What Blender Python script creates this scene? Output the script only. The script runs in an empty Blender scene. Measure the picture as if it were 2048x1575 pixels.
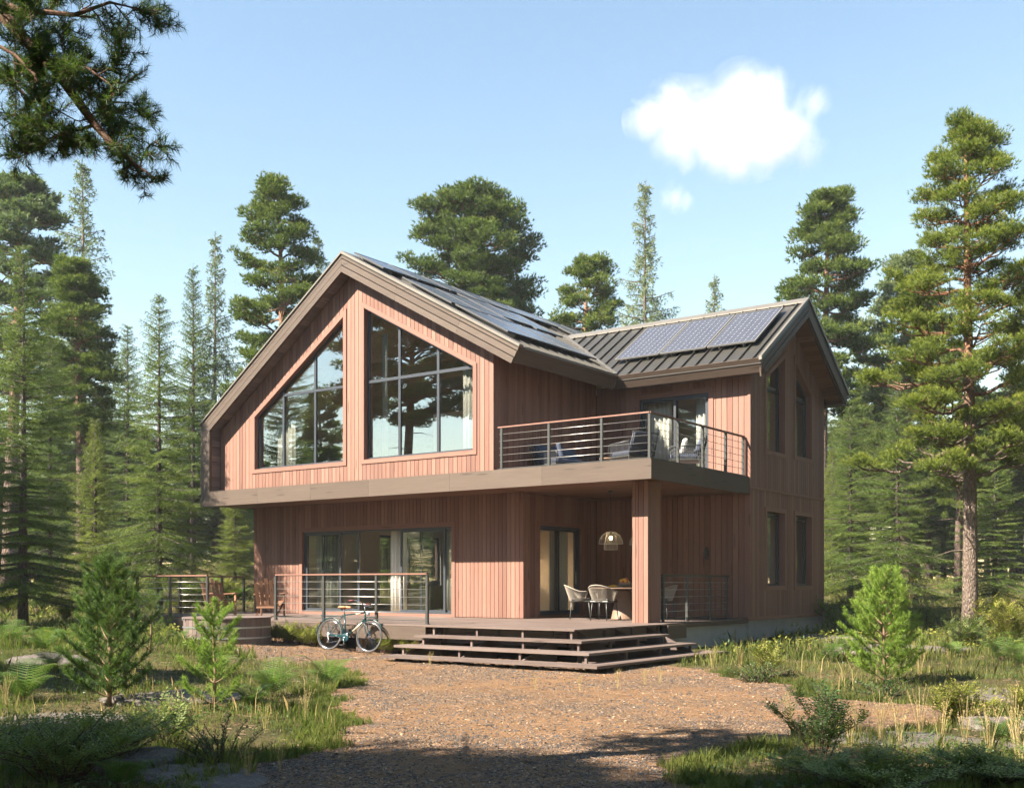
import bpy, math, random
import numpy as np
from mathutils import Vector, Matrix
SC = bpy.context.scene
COL = SC.collection
# ------------------------------------------------------------ camera frame <-> world (plan view)
FL = 2197.0; SS = 0.58654; CO = 0.80992; CAMZ = 1.6
def W(u, D):           # u metres to the side, D metres ahead of the photographer
    return (-SS*D + CO*u, CO*D + SS*u)
def UD(x, y):
    return (CO*x + SS*y, -SS*x + CO*y)
def sm(t):
    t = np.clip(t, 0, 1); return t*t*(3-2*t)
def wob(x, y, s, k=0.0):
    return (np.sin(x*s*1.0+1.3+k)*np.cos(y*s*1.27+0.4+k) + .5*np.sin(x*s*2.3+y*s*1.1+2.1+k)
            + .3*np.cos(x*s*3.9-y*s*3.1+k))/1.8
YD = [4, 7, 8.5, 9.5, 10.3, 11.4, 12.5, 13.5, 15, 16.2, 17.3, 18.3, 19, 20, 21.5, 23, 24.5, 26.5, 28.5]
YL = [-6, -3.6, -2.6, -2.2, -2.0, -1.75, -1.9, -2.2, -2.5, -2.55, -2.4, -2.6, -3.3, -4.6, -5.6, -6.6, -7.6, -8.4, -8.6]
YR = [1.0, 1.1, 1.2, 1.5, 2.1, 2.8, 5.6, 5.9, 4.3, 4.2, 4.0, 3.7, 3.4, 3.0, 2.2, 1.5, 0.0, -2.0, -5.0]
def yard(D):
    return np.interp(D, YD, YL)+.16*np.sin(D*3.1)+.08*np.sin(D*7.7), np.interp(D, YD, YR)+.2*np.sin(D*2.3+1)+.09*np.sin(D*6.9)
def ground(u, D):
    u = np.asarray(u, float); D = np.asarray(D, float)
    h = .10*sm((D-10)/13) + .27*sm((-u-2.3)/5)*sm((D-8)/12) + 1.0*sm((D-27)/25)
    h = h + .12*sm((u-4)/4)*sm((D-14)/10)
    h = h + 1.25*np.exp(-((u+11)/6.5)**2-((D-43)/6)**2) + .5*np.exp(-((u-22)/8)**2-((D-50)/9)**2)
    l, r = yard(D)
    out = np.maximum(sm((l-u)/1.6), sm((u-r)/1.6))
    out = np.where(D > 30, 1, out)
    amp = .055 + .10*sm((D-26)/20)
    h = h + out*amp*(wob(u, D, .9)+.5*wob(u, D, 2.3, 1.7)) + .012*wob(u, D, 1.9)
    h = h + out*.05*sm((D-6)/2)
    x, y = -SS*D + CO*u, CO*D + SS*u
    k = sm((x+27.5)/2)*sm((-9.4-x)/1.2)*sm((y-16.9)/1)*sm((33-y)/2)       # level pad under the house
    return h*(1-k) + np.minimum(h, .30)*k
def gz(x, y):
    return float(ground(*UD(x, y)))
def at(px, D, dz=0):          # a place on the ground D metres ahead
    u = (px-1024)/FL*D; x, y = W(u, D); return (x, y, float(ground(u, D))+dz)
# ------------------------------------------------------------ mesh helper
class MB:
    def __init__(s): s.v=[]; s.f=[]; s.m=[]; s.r=[]; s.g=[]
    def add(s, vs, fs, rnd=None, g=None, m=0):
        b = len(s.v); rnd = random.random() if rnd is None else rnd
        s.v += [tuple(p) for p in vs]; s.f += [tuple(b+i for i in f) for f in fs]; s.m += [m]*len(fs)
        s.r += [rnd]*len(vs); s.g += [tuple(q) for q in (g if g is not None else vs)]
    def hexa(s, p, axis=2, rnd=None, m=0):   # p: 4 bottom + 4 top
        fs = [(3,2,1,0),(4,5,6,7),(0,1,5,4),(1,2,6,5),(2,3,7,6),(3,0,4,7)]
        a = axis; o = [i for i in range(3) if i != a]
        g = [(q[o[0]], q[a], q[o[1]]) for q in p]
        s.add(p, fs, rnd, g, m)
    def box(s, a, b, axis=None, rnd=None, m=0):
        lo = [min(a[i], b[i]) for i in range(3)]; hi = [max(a[i], b[i]) for i in range(3)]
        if axis is None: axis = max(range(3), key=lambda i: hi[i]-lo[i])
        x0,y0,z0 = lo; x1,y1,z1 = hi
        s.hexa([(x0,y0,z0),(x1,y0,z0),(x1,y1,z0),(x0,y1,z0),(x0,y0,z1),(x1,y0,z1),(x1,y1,z1),(x0,y1,z1)], axis, rnd, m)
    def prism(s, poly, plane, a, b, axis=2, rnd=None, m=0):
        n = len(poly)
        def P(q, t): return {'xz':(q[0],t,q[1]),'yz':(t,q[0],q[1]),'xy':(q[0],q[1],t)}[plane]
        v = [P(q,a) for q in poly]+[P(q,b) for q in poly]
        fs = [tuple(range(n))[::-1], tuple(range(n,2*n))]+[(i,(i+1)%n,n+(i+1)%n,n+i) for i in range(n)]
        o = [i for i in range(3) if i != axis]
        s.add(v, fs, rnd, [(q[o[0]],q[axis],q[o[1]]) for q in v], m)
    def slab(s, poly, zf, th, rnd=None, m=0, axis=1):
        n = len(poly)
        v = [(x,y,zf(x,y)-th) for x,y in poly]+[(x,y,zf(x,y)) for x,y in poly]
        fs = [tuple(range(n))[::-1], tuple(range(n,2*n))]+[(i,(i+1)%n,n+(i+1)%n,n+i) for i in range(n)]
        o = [i for i in range(3) if i != axis]
        s.add(v, fs, rnd, [(q[o[0]],q[axis],q[o[1]]) for q in v], m)
    def beam(s, p, q, w, h, up=(0,0,1), rnd=None, m=0):
        p = Vector(p); q = Vector(q); d = (q-p); L = d.length; d.normalize(); up = Vector(up)
        sd = d.cross(up)
        if sd.length < 1e-4: sd = d.cross(Vector((1,0,0)))
        sd.normalize(); u2 = sd.cross(d).normalized()
        c = [(-w/2,-h/2),(w/2,-h/2),(w/2,h/2),(-w/2,h/2)]
        v = [p+sd*a+u2*b for a,b in c]+[q+sd*a+u2*b for a,b in c]
        g = [(a,0,b) for a,b in c]+[(a,L,b) for a,b in c]
        s.add(v, [(0,1,2,3),(7,6,5,4),(0,4,5,1),(1,5,6,2),(2,6,7,3),(3,7,4,0)], rnd, g, m)
    def tube(s, path, r, n=8, rnd=None, m=0, cap=True):
        path = [Vector(p) for p in path]; k = len(path)
        if not hasattr(r, '__len__'): r = [r]*k
        v=[]; g=[]; prev=None; L=0
        for i,p in enumerate(path):
            d = (path[min(i+1,k-1)]-path[max(i-1,0)])
            if d.length < 1e-9: d = Vector((0,0,1))
            d.normalize()
            if prev is None:
                a = d.cross(Vector((0,0,1)))
                if a.length < .05: a = d.cross(Vector((1,0,0)))
            else: a = prev-d*prev.dot(d)
            a.normalize(); prev = a; b = d.cross(a)
            if i: L += (p-path[i-1]).length
            for j in range(n):
                t = 2*math.pi*j/n; v.append(p+(a*math.cos(t)+b*math.sin(t))*r[i]); g.append((r[i]*t, L, 0))
        fs = [(i*n+j, i*n+(j+1)%n, (i+1)*n+(j+1)%n, (i+1)*n+j) for i in range(k-1) for j in range(n)]
        if cap: fs += [tuple(range(n))[::-1], tuple((k-1)*n+j for j in range(n))]
        s.add(v, fs, rnd, g, m)
    def lathe(s, prof, c=(0,0,0), n=24, rnd=None, m=0):
        k=len(prof); v=[]
        for r,z in prof:
            for j in range(n):
                t=2*math.pi*j/n; v.append((c[0]+r*math.cos(t), c[1]+r*math.sin(t), c[2]+z))
        fs=[(i*n+j, i*n+(j+1)%n, (i+1)*n+(j+1)%n, (i+1)*n+j) for i in range(k-1) for j in range(n)]
        fs += [tuple(range(n))[::-1], tuple((k-1)*n+j for j in range(n))]
        s.add(v, fs, rnd, None, m)
    def ell(s, c, r, n=10, k=7, rnd=None, m=0):
        prof=[(math.sin(math.pi*(i+.02)/(k+.04))*1.0, -math.cos(math.pi*(i+.02)/(k+.04))) for i in range(k+1)]
        v=[]
        for a,z in prof:
            for j in range(n):
                t=2*math.pi*j/n; v.append((c[0]+r[0]*a*math.cos(t), c[1]+r[1]*a*math.sin(t), c[2]+r[2]*z))
        fs=[(i*n+j, i*n+(j+1)%n, (i+1)*n+(j+1)%n, (i+1)*n+j) for i in range(k) for j in range(n)]
        fs += [tuple(range(n))[::-1], tuple(k*n+j for j in range(n))]
        s.add(v, fs, rnd, None, m)
    def build(s, name, mats, parent=None, smooth=False, bevel=0, origin=None):
        o0 = Vector(origin) if origin is not None else (Vector(parent.get('_o', (0,0,0))) if parent else Vector((0,0,0)))
        me = bpy.data.meshes.new(name)
        me.from_pydata([(p[0]-o0.x, p[1]-o0.y, p[2]-o0.z) for p in s.v], [], s.f)
        a = me.attributes.new('rnd','FLOAT','POINT'); a.data.foreach_set('value', s.r)
        a = me.attributes.new('gco','FLOAT_VECTOR','POINT'); a.data.foreach_set('vector', np.array(s.g, dtype=np.float32).ravel())
        mats = mats if isinstance(mats,(list,tuple)) else [mats]
        for m in mats: me.materials.append(m)
        if len(mats) > 1: me.polygons.foreach_set('material_index', s.m)
        if smooth: me.polygons.foreach_set('use_smooth', [True]*len(me.polygons))
        me.update()
        ob = bpy.data.objects.new(name, me); COL.objects.link(ob)
        if parent: ob.parent = parent
        elif origin is not None: ob.location = o0
        if bevel:
            b = ob.modifiers.new('bevel','BEVEL'); b.width = bevel; b.segments = 2; b.limit_method='ANGLE'
        return ob
class MBS:
    """every primitive becomes a part of its own"""
    def __init__(s, name, mat, parent): s.a=(name, mat, parent)
    def __getattr__(s, k):
        def f(*a, **kw):
            mb = MB(); getattr(mb, k)(*a, **kw); return mb.build(s.a[0], s.a[1], s.a[2])
        return f
def np_mesh(name, V, nper, rnd, mat, parent=None, smooth=False):
    """V (N*nper,3): N separate polygons of nper corners"""
    N = len(V)//nper
    me = bpy.data.meshes.new(name)
    me.vertices.add(len(V)); me.vertices.foreach_set('co', np.ascontiguousarray(V, dtype=np.float32).ravel())
    me.loops.add(N*nper); me.loops.foreach_set('vertex_index', np.arange(N*nper, dtype=np.int32))
    me.polygons.add(N); me.polygons.foreach_set('loop_start', np.arange(0, N*nper, nper, dtype=np.int32))
    me.update(calc_edges=True)
    a = me.attributes.new('rnd','FLOAT','POINT'); a.data.foreach_set('value', np.asarray(rnd, dtype=np.float32))
    me.materials.append(mat)
    ob = bpy.data.objects.new(name, me); COL.objects.link(ob)
    if parent: ob.parent = parent
    return ob
def tag(o, label=None, cat=None, group=None, kind=None):
    if label: o['label']=label
    if cat: o['category']=cat
    if group: o['group']=group
    if kind: o['kind']=kind
    return o
def empty(name, loc=(0,0,0), rz=0, label=None, cat=None, group=None, own=False):
    """own=True: children are modelled in the thing's own space; else in world space"""
    o = bpy.data.objects.new(name, None); COL.objects.link(o); o.location = loc; o.rotation_euler=(0,0,rz)
    o.empty_display_size=.2
    ORG[o.name] = (0,0,0) if own else tuple(loc)
    tag(o, label, cat, group); return o
ORG = {}
_b = MB.build
def build(s, name, mats, parent=None, **k):
    if parent is not None and k.get('origin') is None: k['origin'] = ORG.get(parent.name, (0,0,0))
    ob = _b(s, name, mats, parent, **k)
    if parent is not None: ORG[ob.name] = k['origin']
    return ob
MB.build = build
def copy_tree(o, parent=None):
    c = o.copy(); COL.objects.link(c); c.parent = parent
    for ch in [q for q in KIDS[o.name]]:
        copy_tree(ch, c)
    return c
KIDS = {}
def index_kids():
    KIDS.clear()
    for o in bpy.data.objects: KIDS.setdefault(o.name, [])
    for o in bpy.data.objects:
        if o.parent: KIDS[o.parent.name].append(o)
def place(o, loc, rz=0, sc=1, label=None, group=None, cat=None):
    o.location = loc; o.rotation_euler = (0,0,rz); o.scale = (sc,)*3 if not hasattr(sc,'__len__') else sc
    tag(o, label, cat, group); return o
# ------------------------------------------------------------ materials
def nm(name):
    m = bpy.data.materials.new(name); m.use_nodes = True; nt = m.node_tree
    for n in list(nt.nodes): nt.nodes.remove(n)
    return m, nt, lambda t, **k: _n(nt, t, **k)
def _n(nt, t, **k):
    n = nt.nodes.new(t)
    for a, b in k.items():
        if a.startswith('i_'): n.inputs[a[2:].replace('_',' ')].default_value = b
        else: setattr(n, a, b)
    return n
def ramp(nt, stops, fac):
    r = nt.nodes.new('ShaderNodeValToRGB'); e = r.color_ramp.elements
    while len(e) < len(stops): e.new(.5)
    for q,(p,c) in zip(e, stops): q.position=p; q.color=(c[0],c[1],c[2],1) if hasattr(c,'__len__') else (c,c,c,1)
    nt.links.new(fac, r.inputs[0]); return r.outputs[0]
def mathn(nt, op, a, b=None, c=None, clamp=False):
    n = nt.nodes.new('ShaderNodeMath'); n.operation=op; n.use_clamp=clamp
    for i,x in enumerate((a,b,c)):
        if x is None: continue
        if isinstance(x,(int,float)): n.inputs[i].default_value=x
        else: nt.links.new(x, n.inputs[i])
    return n.outputs[0]
def mixc(nt, fac, a, b, mode='MIX'):
    n = nt.nodes.new('ShaderNodeMix'); n.data_type='RGBA'; n.blend_type=mode
    for i,x in ((0,fac),(6,a),(7,b)):
        if isinstance(x,(int,float)): n.inputs[i].default_value = x if i==0 else (x,x,x,1)
        elif isinstance(x,(tuple,list)): n.inputs[i].default_value=(*x[:3],1)
        else: nt.links.new(x, n.inputs[i])
    return n.outputs[2]
def principled(nt, col, rough=.6, spec=.4, bump=None, bstr=.3, bdist=.01, metal=0):
    b = nt.nodes.new('ShaderNodeBsdfPrincipled'); o = nt.nodes.new('ShaderNodeOutputMaterial')
    if isinstance(col,(tuple,list)): b.inputs['Base Color'].default_value=(*col,1)
    else: nt.links.new(col, b.inputs['Base Color'])
    if isinstance(rough,(int,float)): b.inputs['Roughness'].default_value=rough
    else: nt.links.new(rough, b.inputs['Roughness'])
    b.inputs['Specular IOR Level'].default_value=spec; b.inputs['Metallic'].default_value=metal
    if bump is not None:
        bp = nt.nodes.new('ShaderNodeBump'); bp.inputs['Strength'].default_value=bstr; bp.inputs['Distance'].default_value=bdist
        nt.links.new(bump, bp.inputs['Height']); nt.links.new(bp.outputs[0], b.inputs['Normal'])
    nt.links.new(b.outputs[0], o.inputs[0]); return b
def attr(nt, name):
    a = nt.nodes.new('ShaderNodeAttribute'); a.attribute_name=name; return a
def noise(nt, vec, scale, detail=4, rough=.55, dist=0):
    n = nt.nodes.new('ShaderNodeTexNoise'); n.inputs['Scale'].default_value=scale; n.inputs['Detail'].default_value=detail
    n.inputs['Roughness'].default_value=rough; n.inputs['Distortion'].default_value=dist
    if vec is not None: nt.links.new(vec, n.inputs['Vector'])
    return n.outputs[0]
def mapv(nt, vec, scale=(1,1,1), loc=(0,0,0)):
    m = nt.nodes.new('ShaderNodeMapping'); m.inputs['Scale'].default_value=scale; m.inputs['Location'].default_value=loc
    nt.links.new(vec, m.inputs['Vector']); return m.outputs[0]
def wood(name, c0, c1, c2, rough=.6, var=.5, grain=.5, spec=.3, bstr=.25, weather=0, knots=.6):
    m, nt, N = nm(name)
    r = attr(nt,'rnd').outputs['Fac']; g = attr(nt,'gco').outputs['Vector']
    off = N('ShaderNodeVectorMath', operation='SCALE'); cx = N('ShaderNodeCombineXYZ')
    for i,k in enumerate((37.1, 91.7, 53.3)): nt.links.new(mathn(nt,'MULTIPLY',r,k), cx.inputs[i])
    ad = N('ShaderNodeVectorMath', operation='ADD'); nt.links.new(g, ad.inputs[0]); nt.links.new(cx.outputs[0], ad.inputs[1])
    v = ad.outputs[0]
    g1 = noise(nt, mapv(nt, v, (30,1.1,30)), 1.0, 5, .6, .6)
    g2 = noise(nt, mapv(nt, v, (140,3,140)), 1.0, 3, .6)
    g3 = noise(nt, mapv(nt, v, (5,.8,5)), 1.0, 3, .5)
    tone = mathn(nt,'ADD', mathn(nt,'MULTIPLY', mathn(nt,'SUBTRACT',r,.5), var), .5)
    tone = mathn(nt,'ADD', tone, mathn(nt,'MULTIPLY', mathn(nt,'SUBTRACT',g1,.5), grain))
    tone = mathn(nt,'ADD', tone, mathn(nt,'MULTIPLY', mathn(nt,'SUBTRACT',g2,.5), grain*.5))
    tone = mathn(nt,'ADD', tone, mathn(nt,'MULTIPLY', mathn(nt,'SUBTRACT',g3,.5), grain*.5))
    col = ramp(nt, [(0.05,c0),(.5,c1),(.95,c2)], tone)
    if knots:
        kv = N('ShaderNodeTexVoronoi'); kv.inputs['Scale'].default_value=1; nt.links.new(mapv(nt, v, (9,.9,9)), kv.inputs['Vector'])
        ks = N('ShaderNodeSeparateColor'); nt.links.new(kv.outputs['Color'], ks.inputs[0])
        kk = mathn(nt,'MULTIPLY', ramp(nt,[(.10,1),(.20,0)],kv.outputs['Distance']), mathn(nt,'GREATER_THAN',ks.outputs[0],.45))
        col = mixc(nt, mathn(nt,'MULTIPLY',kk,knots), col, tuple(x*.35 for x in c0))
    if weather:
        geo = N('ShaderNodeNewGeometry'); w = noise(nt, mapv(nt, geo.outputs['Position'], (1.2,1.2,.35)), 1.0, 4, .6)
        col = mixc(nt, mathn(nt,'MULTIPLY', ramp(nt,[(.45,0),(.75,1)], w), weather), col, (.19,.165,.16))
    ro = mathn(nt,'ADD', mathn(nt,'MULTIPLY',g2,.2), rough-.1)
    principled(nt, col, ro, spec, mathn(nt,'ADD',g1,g2), bstr, .004)
    return m
def plain(name, c, rough=.5, spec=.4, metal=0, nz=.0, sc=8):
    m, nt, N = nm(name)
    if nz:
        tc = N('ShaderNodeTexCoord'); n = noise(nt, tc.outputs['Object'], sc, 5)
        col = mixc(nt, n, tuple(x*(1-nz) for x in c), tuple(min(1,x*(1+nz)) for x in c))
        principled(nt, col, rough, spec, n, .15, .01, metal)
    else: principled(nt, c, rough, spec, metal=metal)
    return m
def foliage(name, dark, mid, light, trans=.32, rough=.55, patch=.35, psc=1.2):
    m, nt, N = nm(name)
    r = attr(nt,'rnd').outputs['Fac']; tc = N('ShaderNodeTexCoord'); oi = N('ShaderNodeObjectInfo')
    n = noise(nt, tc.outputs['Object'], psc, 2)
    t = mathn(nt,'ADD', mathn(nt,'MULTIPLY',r,1-patch), mathn(nt,'MULTIPLY',n,patch))
    t = mathn(nt,'ADD', t, mathn(nt,'MULTIPLY', mathn(nt,'SUBTRACT',oi.outputs['Random'],.5), .18))
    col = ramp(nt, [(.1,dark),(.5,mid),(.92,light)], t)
    b = N('ShaderNodeBsdfPrincipled'); nt.links.new(col, b.inputs['Base Color']); b.inputs['Roughness'].default_value=rough
    b.inputs['Specular IOR Level'].default_value=.25
    tr = N('ShaderNodeBsdfTranslucent'); nt.links.new(mixc(nt,.5,col,(.16,.27,.03),'MIX'), tr.inputs[0])
    mx = N('ShaderNodeMixShader'); mx.inputs[0].default_value=trans
    o = N('ShaderNodeOutputMaterial'); nt.links.new(b.outputs[0], mx.inputs[1]); nt.links.new(tr.outputs[0], mx.inputs[2]); nt.links.new(mx.outputs[0], o.inputs[0])
    return m
def bark(name, low, high=None, h0=3, h1=6, scale=1.0, dark=.35):
    m, nt, N = nm(name)
    tc = N('ShaderNodeTexCoord'); v = tc.outputs['Object']
    vo = N('ShaderNodeTexVoronoi'); vo.feature='DISTANCE_TO_EDGE'; vo.inputs['Scale'].default_value=1
    nz = noise(nt, mapv(nt, v, (22*scale,22*scale,6*scale)), 1, 5, .6)
    vv = N('ShaderNodeVectorMath', operation='ADD'); nt.links.new(mapv(nt, v, (16*scale,16*scale,4.5*scale)), vv.inputs[0])
    sc = N('ShaderNodeVectorMath', operation='SCALE'); sc.inputs['Scale'].default_value=1.2
    n2 = nt.nodes.new('ShaderNodeTexNoise'); n2.inputs['Scale'].default_value=3*scale; nt.links.new(v, n2.inputs['Vector'])
    nt.links.new(n2.outputs['Color'], sc.inputs[0]); nt.links.new(sc.outputs[0], vv.inputs[1]); nt.links.new(vv.outputs[0], vo.inputs['Vector'])
    crack = ramp(nt, [(0,0),(.32,1)], vo.outputs['Distance'])
    base = low
    if high:
        sx = N('ShaderNodeSeparateXYZ'); nt.links.new(v, sx.inputs[0])
        t = mathn(nt,'DIVIDE', mathn(nt,'SUBTRACT', mathn(nt,'ADD', sx.outputs[2], mathn(nt,'MULTIPLY',nz,1.5)), h0+.7), h1-h0, clamp=True)
        base = mixc(nt, t, low, high)
    c = mixc(nt, mathn(nt,'MULTIPLY', mathn(nt,'SUBTRACT',1,crack), 1-dark), base, (.03,.022,.018))
    c = mixc(nt, ramp(nt,[(.35,0),(.7,.45)],nz), c, (.24,.21,.18) if not high else (.30,.2,.13))
    principled(nt, c, .85, .2, mathn(nt,'ADD', crack, mathn(nt,'MULTIPLY',nz,.6)), .9, .03)
    return m
M = {}
M['cedar'] = wood('cedar_cladding', (.118,.056,.041), (.195,.101,.073), (.275,.160,.118), .62, .42, .5, weather=.12)
M['cedar_trim'] = wood('cedar_trim', (.165,.080,.058), (.205,.106,.078), (.245,.137,.102), .6, .3, .4)
M['fascia'] = wood('brown_fascia_boards', (.053,.038,.029), (.083,.061,.046), (.12,.09,.069), .6, .3, .6)
M['soffit'] = wood('soffit_boards', (0.109, 0.055, 0.029), (0.185, 0.097, 0.055), (0.252, 0.143, 0.084), .6, .5, .5)
M['deck'] = wood('weathered_deck_boards', (.066,.047,.040), (.112,.082,.068), (.17,.128,.108), .65, .4, .7, weather=.25)
M['tubwood'] = wood('dark_tub_staves', (.07,.05,.045), (.12,.09,.08), (.19,.145,.125), .65, .5, .6)
M['chairwood'] = wood('stained_chair_wood', (.10,.05,.03), (.19,.10,.06), (.27,.15,.09), .55, .3, .5)
M['ceil'] = wood('interior_ceiling_planks', (.46,.30,.18), (.58,.40,.25), (.68,.50,.34), .5, .5, .4)
M['floorw'] = wood('interior_oak', (.42,.32,.22), (.54,.43,.31), (.64,.53,.41), .4, .5, .4)
M['table'] = wood('table_oak', (.15,.09,.06), (.22,.145,.10), (.29,.20,.14), .45, .2, .5)
M['metal'] = plain('dark_grey_metal', (.055,.058,.055), .42, .5, .3, .15, 30)
M['frame'] = plain('anthracite_window_frame', (.035,.042,.052), .4, .5, 0, .1, 20)
M['rod'] = plain('steel_rod', (.42,.40,.36), .35, .5, .8)
M['steel'] = plain('galvanised_steel', (.40,.41,.42), .4, .5, .85, .2, 12)
M['chrome'] = plain('chrome', (.7,.7,.7), .12, .5, 1)
M['plaster'] = plain('painted_plaster', (.74,.68,.61), .9, .2, 0, .04, 3)
M['dark'] = plain('dark_membrane', (.018,.015,.014), .9, .1)
M['concrete'] = plain('grey_concrete', (.27,.275,.28), .9, .2, 0, .22, 3)
M['white_fabric'] = plain('white_curtain_fabric', (.8,.77,.70), .9, .1, 0, .03, 10)
M['rope'] = plain('beige_rope', (.27,.24,.20), .85, .1, 0, .15, 60)
M['rope_dark'] = plain('charcoal_rope', (.05,.052,.058), .8, .2, 0, .2, 60)
M['cushion_dark'] = plain('navy_grey_cushion', (.07,.085,.12), .9, .1, 0, .12, 30)
M['cushion_light'] = plain('cream_cushion', (.62,.58,.52), .9, .1, 0, .06, 30)
M['cushion_grey'] = plain('grey_seat_pad', (.10,.095,.09), .9, .1, 0, .1, 30)
M['olive'] = plain('olive_upholstery', (.10,.10,.03), .9, .1, 0, .12, 30)
M['teal'] = plain('teal_bicycle_paint', (.004,.036,.042), .28, .5, .1)
M['cream_paint'] = plain('cream_band_paint', (.62,.52,.38), .4)
M['leather'] = plain('tan_saddle_leather', (.48,.20,.09), .5, .4, 0, .15, 20)
M['tyre'] = plain('grey_gum_tyre', (.07,.065,.06), .8, .2, 0, .1, 20)
M['rubber'] = plain('dark_red_grip_rubber', (.12,.03,.03), .6)
M['black'] = plain('black_plastic', (.02,.02,.022), .45)
M['fruit_y'] = plain('yellow_fruit_skin', (.75,.42,.03), .45, .4, 0, .2, 25)
M['fruit_r'] = plain('red_apple_skin', (.55,.12,.04), .4, .4, 0, .4, 18)
M['pot'] = plain('glazed_pot', (.12,.12,.13), .5)
M['galv_white'] = plain('white_wire', (.33,.32,.31), .5)
M['stone'] = plain('kitchen_stone', (.42,.37,.31), .5, .4, 0, .25, 3)
M['dryplant'] = plain('dried_grass_plumes', (.32,.2,.11), .9, .1, 0, .3, 10)
def emis(name, c, s):
    m, nt, N = nm(name); e = N('ShaderNodeEmission'); e.inputs[0].default_value=(*c,1); e.inputs[1].default_value=s
    o = N('ShaderNodeOutputMaterial'); nt.links.new(e.outputs[0], o.inputs[0]); return m
M['bulb'] = emis('glowing_bulb', (1,.72,.38), 14)
M['striplight'] = emis('warm_strip_light', (1,.66,.34), 22)
M['kbulb'] = emis('kitchen_bulb', (1,.76,.5), 200)
def roofmetal(name, c):
    m, nt, N = nm(name); tc = N('ShaderNodeTexCoord')
    n = noise(nt, tc.outputs['Object'], 2.2, 6, .6); n2 = noise(nt, mapv(nt, tc.outputs['Object'], (3,3,.7)), 3, 4)
    col = mixc(nt, n, tuple(x*.82 for x in c), tuple(x*1.18 for x in c)); 
    ro = mathn(nt,'ADD', mathn(nt,'MULTIPLY',n2,.25), .33)
    principled(nt, col, ro, .45, n, .12, .02, .45); return m
M['roof'] = roofmetal('standing_seam_metal', (.058,.055,.048))
M['flash'] = roofmetal('metal_flashing', (.17,.155,.13))
def glass(name, tint=(.86,.88,.87), add=.05, mul=1.3, wav=.0):
    m, nt, N = nm(name)
    lw = N('ShaderNodeLayerWeight'); lw.inputs[0].default_value=.5
    f = mathn(nt,'ADD', mathn(nt,'MULTIPLY',mathn(nt,'POWER',lw.outputs['Facing'],3.5),mul), add, clamp=True)
    tr = N('ShaderNodeBsdfTransparent'); tr.inputs[0].default_value=(*tint,1)
    gl = N('ShaderNodeBsdfGlossy'); gl.inputs['Roughness'].default_value=.0; gl.inputs[0].default_value=(.97,.98,1,1)
    if wav:
        tc = N('ShaderNodeTexCoord'); bp = N('ShaderNodeBump'); bp.inputs['Strength'].default_value=wav; bp.inputs['Distance'].default_value=.02
        nt.links.new(noise(nt, tc.outputs['Object'], .7, 1), bp.inputs['Height']); nt.links.new(bp.outputs[0], gl.inputs['Normal'])
    mx = N('ShaderNodeMixShader'); o = N('ShaderNodeOutputMaterial')
    nt.links.new(f, mx.inputs[0]); nt.links.new(tr.outputs[0], mx.inputs[1]); nt.links.new(gl.outputs[0], mx.inputs[2]); nt.links.new(mx.outputs[0], o.inputs[0])
    return m
M['glass'] = glass('window_glass', add=.11, mul=.9, wav=.05)
M['glass_hi'] = glass('gable_window_glass', add=.27, mul=.8, wav=.08)
M['glass_clear'] = glass('door_glass', add=.04, mul=.8)
M['globe'] = glass('smoked_glass_globe', (.25,.22,.2), .08, 1.2)
def panelmat():
    m, nt, N = nm('solar_cells'); g = attr(nt,'gco').outputs['Vector']; sx = N('ShaderNodeSeparateXYZ'); nt.links.new(g, sx.inputs[0])
    u = mathn(nt,'ABSOLUTE', mathn(nt,'SUBTRACT', mathn(nt,'FRACT', mathn(nt,'DIVIDE',sx.outputs[0],.1625)), .5))
    v = mathn(nt,'ABSOLUTE', mathn(nt,'SUBTRACT', mathn(nt,'FRACT', mathn(nt,'DIVIDE',sx.outputs[1],.1625)), .5))
    line = mathn(nt,'GREATER_THAN', mathn(nt,'MAXIMUM',u,v), .478)
    dia = mathn(nt,'GREATER_THAN', mathn(nt,'ADD',u,v), .87)
    fine = mathn(nt,'GREATER_THAN', mathn(nt,'ABSOLUTE', mathn(nt,'SUBTRACT', mathn(nt,'FRACT', mathn(nt,'DIVIDE',sx.outputs[0],.054)), .5)), .465)
    msk = mathn(nt,'MAXIMUM', mathn(nt,'MAXIMUM',mathn(nt,'MULTIPLY',line,.55),dia), mathn(nt,'MULTIPLY',fine,.28))
    tc = N('ShaderNodeTexCoord'); n = noise(nt, tc.outputs['Object'], 3, 3)
    col = mixc(nt, n, (.036,.037,.048), (.05,.052,.064)); col = mixc(nt, msk, col, (.27,.27,.27))
    principled(nt, col, .22, .6); return m
M['solar'] = panelmat()
M['alu_shadow'] = plain('shadow_dark_panel_frame', (.05,.05,.05), .5, .4)  # frame colour darkened to stand in for thin shadows along panel edges
M['alu'] = plain('panel_aluminium_frame', (.20,.195,.18), .5, .4, .2)
# foliage
M['pine_n'] = foliage('pine_needles', (.026,.05,.013), (.09,.13,.028), (.23,.255,.05))
M['pine_h'] = foliage('hazed_pine_needles', (.04,.065,.035), (.11,.15,.07), (.23,.27,.12))  # paler, greyer green: distance haze painted into the needle colour
M['pine_l'] = foliage('yellow_green_pine_needles', (.04,.07,.013), (.16,.20,.03), (.36,.36,.06), trans=.4)  # lighter yellow-green needles of the big right-hand pine
M['limb_n'] = foliage('shade_dark_limb_needles', (.018,.04,.012), (.035,.07,.016), (.08,.13,.025), trans=.35)  # needle green darkened to paint in the shaded underside of the limb
M['spruce_n'] = foliage('spruce_needles', (.020,.043,.012), (.068,.11,.024), (.20,.24,.045), psc=.8)
M['spruce_h'] = foliage('hazed_spruce_needles', (.055,.08,.05), (.13,.165,.09), (.24,.27,.14), psc=.8)  # spruce green paled and greyed to carry distance haze
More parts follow.
